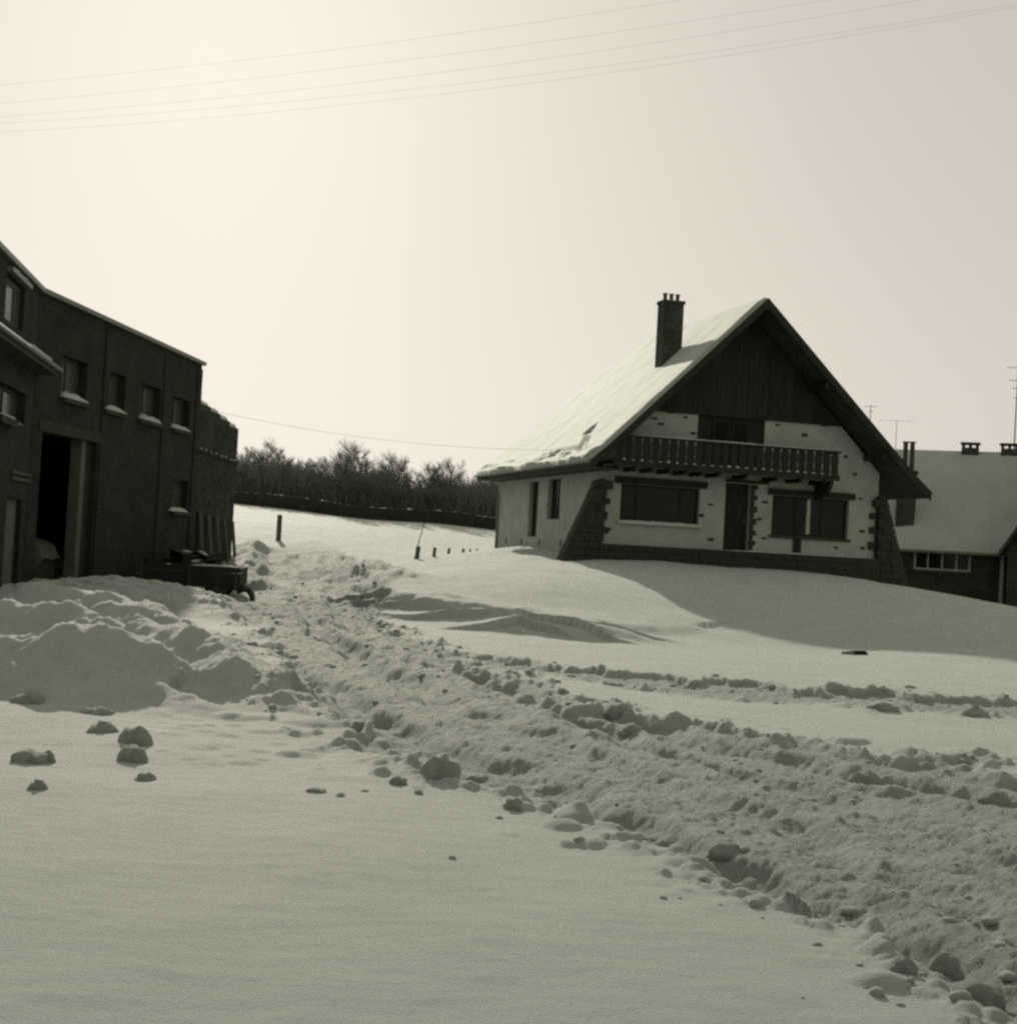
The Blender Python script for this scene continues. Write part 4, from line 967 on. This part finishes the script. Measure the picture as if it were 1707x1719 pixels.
for k in range(5200):
    i = r.uniform(0, len(HX)-1.001); i_ = int(i); x = -27+40*i/(len(HX)-1); g = HG[i_]; H = hh[i_]; t = r.uniform(.15, 2.6); c = Vector((x, 95.3-.5*math.cos(t), g+H*min(1, 1.3*math.sin(t))*r.uniform(.3, 1.0)))
    e = Vector((r.uniform(-.12, .12), -.16*math.cos(t)+r.uniform(-.05, .05), r.uniform(-.02, .16))); ht.tube([c, c+e], [.012, .004], 3, False)
ht.build("hedge_twigs", M_hedge, hp)
hs_ = MB(); K = 5
for i, x in enumerate(HX):
    lump = 0.00+0.05*max(0, float(fbm(np.array([x*1.7]), np.array([.4]), 3, 12)[0])+.3)
    for j in range(K):
        t = j/(K-1); hs_.v.append((x, 95.3-.46+.75*t, HG[i]+hh[i]-.10-.02*(1-t)+.03*math.sin(math.pi*t)+lump*math.sin(math.pi*t)))
for i in range(len(HX)-1):
    if random.random() < .35: continue
    for j in range(K-1): q = i*K+j; hs_.f.append((q, q+K, q+K+1, q+1))
tag(hs_.build("snow_cap", M_rsnow, hp, True), kind="stuff")

# ------------------------------------------------------------------ fence posts and leaning pole at the field edge
def fence_post(px, pyb, pyt, Y, wpx, label, lean=0.0):
    b = at(px, pyb, Y); tt = at(px+(pyt-pyb)*0.055*-1, pyt, Y); H = tt[2]-b[2]; g = gh(b[0], b[1]); w_ = wpx/F*Y/2
    t = MB(); n = 8; zb = min(g, b[2])-.3
    rs = [w_*1.02, w_*1.0, w_*.95, w_*.75]
    t.tube([(b[0], b[1], zb), (b[0]+lean*.5*H, b[1], b[2]+H*.5), (b[0]+lean*.97*H, b[1], b[2]+H*.97), (b[0]+lean*H, b[1], b[2]+H)], rs, n)
    o = t.build("fence_post", M_bark, None); tag(o, label, "fence post", "posts along the field edge"); return o
fence_post(468, 900, 864, 51, 8.5, "tall lone wooden post standing in the snow near the stepped brick wall")
fence_post(699, 941, 917, 46.5, 8, "thickest short post of the row, beside the thin leaning pole", .10)
fence_post(728, 936, 919, 52, 6.0, "second short post from the leaning pole", .08)
fence_post(752.5, 932, 920, 57, 5.0, "third short post from the leaning pole", .10)
fence_post(777.5, 929, 921, 62, 4.5, "fourth post from the leaning pole, only its top showing")
fence_post(789, 927, 921.5, 67, 3.2, "fifth tiny post from the leaning pole")
fence_post(801, 926, 921.5, 72, 3.0, "last and smallest post of the row, nearest the chalet")
a = at(694, 941, 46.3); b = at(713, 876, 46.3)
lp = MB().tube([(a[0]-.05, a[1], a[2]-.4), tuple((a+b)/2), tuple(b)], [.022, .018, .012], 6).build("leaning_pole", M_bark)
tag(lp, "thin bare pole leaning over the first short fence post", "pole")

# ------------------------------------------------------------------ overhead lines
WIRES = [("topmost", (0,143),(860,43),(1131,2), 25, 21, 19.5), ("second", (0,174),(850,79),(1377,2), 25, 21, 18.5), ("third", (0,196),(850,107.5),(1503,7), 25, 21, 18), ("fourth", (0,207),(850,131.5),(1707,7), 25, 21, 17), ("lowest", (0,222),(850,145),(1707,12), 25, 21, 17)]
for nm, A, B, C2, ya_, yb_, yc_ in WIRES:
    P = [at(*A, ya_), at(*B, yb_), at(*C2, yc_)]; t1 = np.linalg.norm(P[1][:2]-P[0][:2]); t2 = t1+np.linalg.norm(P[2][:2]-P[1][:2])
    ts = np.linspace(-0.6*t2, 1.8*t2, 40); pts = []
    for t in ts:
        l0 = (t-t1)*(t-t2)/((0-t1)*(0-t2)); l1 = t*(t-t2)/((t1)*(t1-t2)); l2 = t*(t-t1)/(t2*(t2-t1)); pts.append(tuple(P[0]*l0+P[1]*l1+P[2]*l2))
    o = MB().tube(pts, 0.0013, 5).build("overhead_wire", M_wire); tag(o, "%s of five thin overhead wires crossing the sky" % nm, "wire", "overhead wires")
a = np.array(LM @ Vector((0.05, 0.0, 5.02))); b = np.array(CM @ Vector((-0.6, VF+.3, 4.88))); pts = []
for k in range(31):
    t = k/30; q = a*(1-t)+b*t; q[2] -= 4*0.40*t*(1-t); pts.append(tuple(q))
tag(MB().tube(pts, 0.0045, 5).build("service_wire", M_wire), "thin wire strung from the warehouse corner to the chalet eave", "wire")

# ------------------------------------------------------------------ things lying on the snow
def clod_mesh(seed, sub=3):
    import bmesh
    bm = bmesh.new(); bmesh.ops.create_icosphere(bm, subdivisions=sub, radius=1.0)
    co = np.array([v.co[:] for v in bm.verts]); d = 1+0.20*perlin(co[:, 0]*1.3+seed, co[:, 1]*1.3+co[:, 2]*1.7, seed)+0.20*perlin(co[:, 0]*3+co[:, 2]*2+seed, co[:, 1]*3-co[:, 2], seed+1)+0.12*perlin(co[:, 0]*7+co[:, 2]*5, co[:, 1]*7-co[:, 2]*4, seed+2)
    for v, k in zip(bm.verts, d): v.co *= float(k); v.co.z *= .85 if v.co.z > 0 else .6
    m_ = bpy.data.meshes.new("clod"); bm.to_mesh(m_); bm.free(); m_.materials.append(M_crumb); m_.polygons.foreach_set("use_smooth", [True]*len(m_.polygons)); return m_
CLODS = [clod_mesh(11*k+3) for k in range(6)]
def clod(px, py, wpx, hpx, label, k=0, rz=0.0, asp=0.9):
    """a clod whose foot is seen at (px, py); size from its width in the survey"""
    p = gz(px, py, 0.0); z = gh(p[0], p[1]); p = gz(px, py, z); Y = p[1]; w_ = wpx/F*Y/2; h_ = hpx/F*Y
    o = link(bpy.data.objects.new("snow_clod", CLODS[k])); o.location = (p[0], p[1]+w_*.6, gh(p[0], p[1])-h_*0.22); o.rotation_euler = (0, 0, rz); o.scale = (w_*.95, w_*asp*1.15, h_*1.12)
    tag(o, label, "snow clod", "loose clods of snow"); return o
clod(738, 1309, 78, 44, "largest peaked snow clod at the near edge of the churned tracks", 0, .3)
clod(800, 1310, 48, 14, "flat snow clod touching the right side of the largest peaked clod", 1)
clod(862, 1360, 36, 18, "single small snow clod on smooth snow below the largest peaked clod", 2)
clod(668, 1318, 34, 18, "small snow clod to the left of the largest peaked clod", 3)
clod(222, 1248, 60, 38, "big rounded snow clod below the left snow pile", 4, .5)
clod(168, 1230, 52, 20, "low snow clod leaning against the big rounded one below the left pile", 5)
clod(215, 1279, 54, 32, "wedge-shaped snow clod just below the big rounded one", 1, 1.2)
clod(242, 1311, 36, 16, "small snow clod alone below the wedge-shaped one", 2)
clod(45, 1281, 70, 26, "wide low snow clod near the picture's left edge", 3)
clod(78, 1280, 26, 24, "small upright snow clod beside the wide low one at the left", 0, 2)
clod(60, 1326, 34, 18, "dark small snow clod at the far left of the smooth foreground", 5)
clod(160, 1194, 58, 16, "flat snow clod at the foot of the left pile", 4)
clod(40, 1180, 60, 24, "low snow clod at the left edge under the front pile", 1, .8)
clod(605, 1230, 36, 18, "knobbly snow clod at the edge of the tracks below the pile", 2, .6)
clod(530, 1331, 38, 9, "thin flat flake of snow alone on the smooth foreground", 3)
clod(1060, 1238, 40, 18, "snow clod in the middle of the churned tracks", 0, .9)
clod(1425, 1542, 58, 24, "lumpy snow clod on the near rim of the tracks, midway to the corner", 1, .4)
clod(1520, 1625, 46, 28, "small dark snow clod on the rim near the bottom corner", 4)
clod(1590, 1632, 60, 46, "tall pointed snow clod on the rim near the bottom corner", 0, 1.7)
clod(1650, 1668, 96, 42, "largest lumpy snow clod in the bottom right corner", 3, .2)
clod(1330, 1515, 62, 24, "broad snow clod on the near rim above the midway lump", 5, 2.2)
clod(1220, 1445, 60, 24, "ragged snow clod on the near rim right of the smooth foreground", 2, 2.8)
clod(1455, 1330, 54, 26, "snow clod on the far side of the churned tracks", 4, 1.1)
clod(1670, 1355, 60, 40, "dark snow clod at the right edge of the churned tracks", 1, .5)
clod(1485, 1195, 60, 20, "long low clod on the narrow far track", 3, .3)
clod(1640, 1205, 48, 20, "round clod on the narrow far track by the right edge", 5, .3)
clod(1040, 1195, 48, 20, "humped clod where the smooth tongue of snow begins", 4, .3)
# crumbs of broken snow along the tracks: too many to count
cb = MB(); CL = [clod_mesh(500+k, 2) for k in range(4)]; CV = [np.array([v.co[:] for v in c.vertices]) for c in CL]; CF = [[tuple(p.vertices) for p in c.polygons] for c in CL]
n_try = 9000; cx = rng.uniform(-9, 7, n_try); cy = 5.0*np.exp(rng.uniform(0, 2.1, n_try)); s1, s2 = track_mask(cx, cy); sdm = np.maximum(s1, s2)
pr = np.exp(-((sdm)/0.30)**2)*0.55+np.where(sdm > 0, .13, 0)+np.where((sdm < 0) & (sdm > -1.2) & (cx < 1.5), .035, 0)
ok = rng.uniform(0, 1, n_try) < pr; cx, cy = cx[ok], cy[ok]; cz = gh_arr(cx, cy)
for x, y, z in zip(cx, cy, cz):
    k = rng.integers(0, 4); s_ = float(0.009+0.036*rng.uniform()**2.6)*(1.0 if y < 15 else 1.5); a = rng.uniform(0, 6.28); c, s = math.cos(a), math.sin(a)
    v = CV[k]*s_*np.array([rng.uniform(.8, 1.3), rng.uniform(.7, 1.1), rng.uniform(.6, 1.0)]); cb.add(np.stack([v[:, 0]*c-v[:, 1]*s+x, v[:, 0]*s+v[:, 1]*c+y, v[:, 2]+z-s_*.05], -1).tolist(), CF[k])
tag(cb.build("snow_crumbs", M_crumb, None, True), "broken crumbs of snow strewn along the churned tracks", "snow", kind="stuff")
# end of a dark plank sticking out of the bank
p = gz(1437, 1091, -0.2); g = gh(p[0], p[1])
pb = MB(Matrix.Translation((p[0], p[1], g+.02)) @ Matrix.Rotation(.1, 4, 'Z') @ Matrix.Rotation(-.12, 4, 'X')).prism([(-.15, -.06), (.13, -.08), (.16, .0), (.10, .05), (-.14, .045)], -.25, .5).build("plank_end", M_wood)
tag(pb, "end of a dark plank sticking out of the shaded snow bank", "plank")
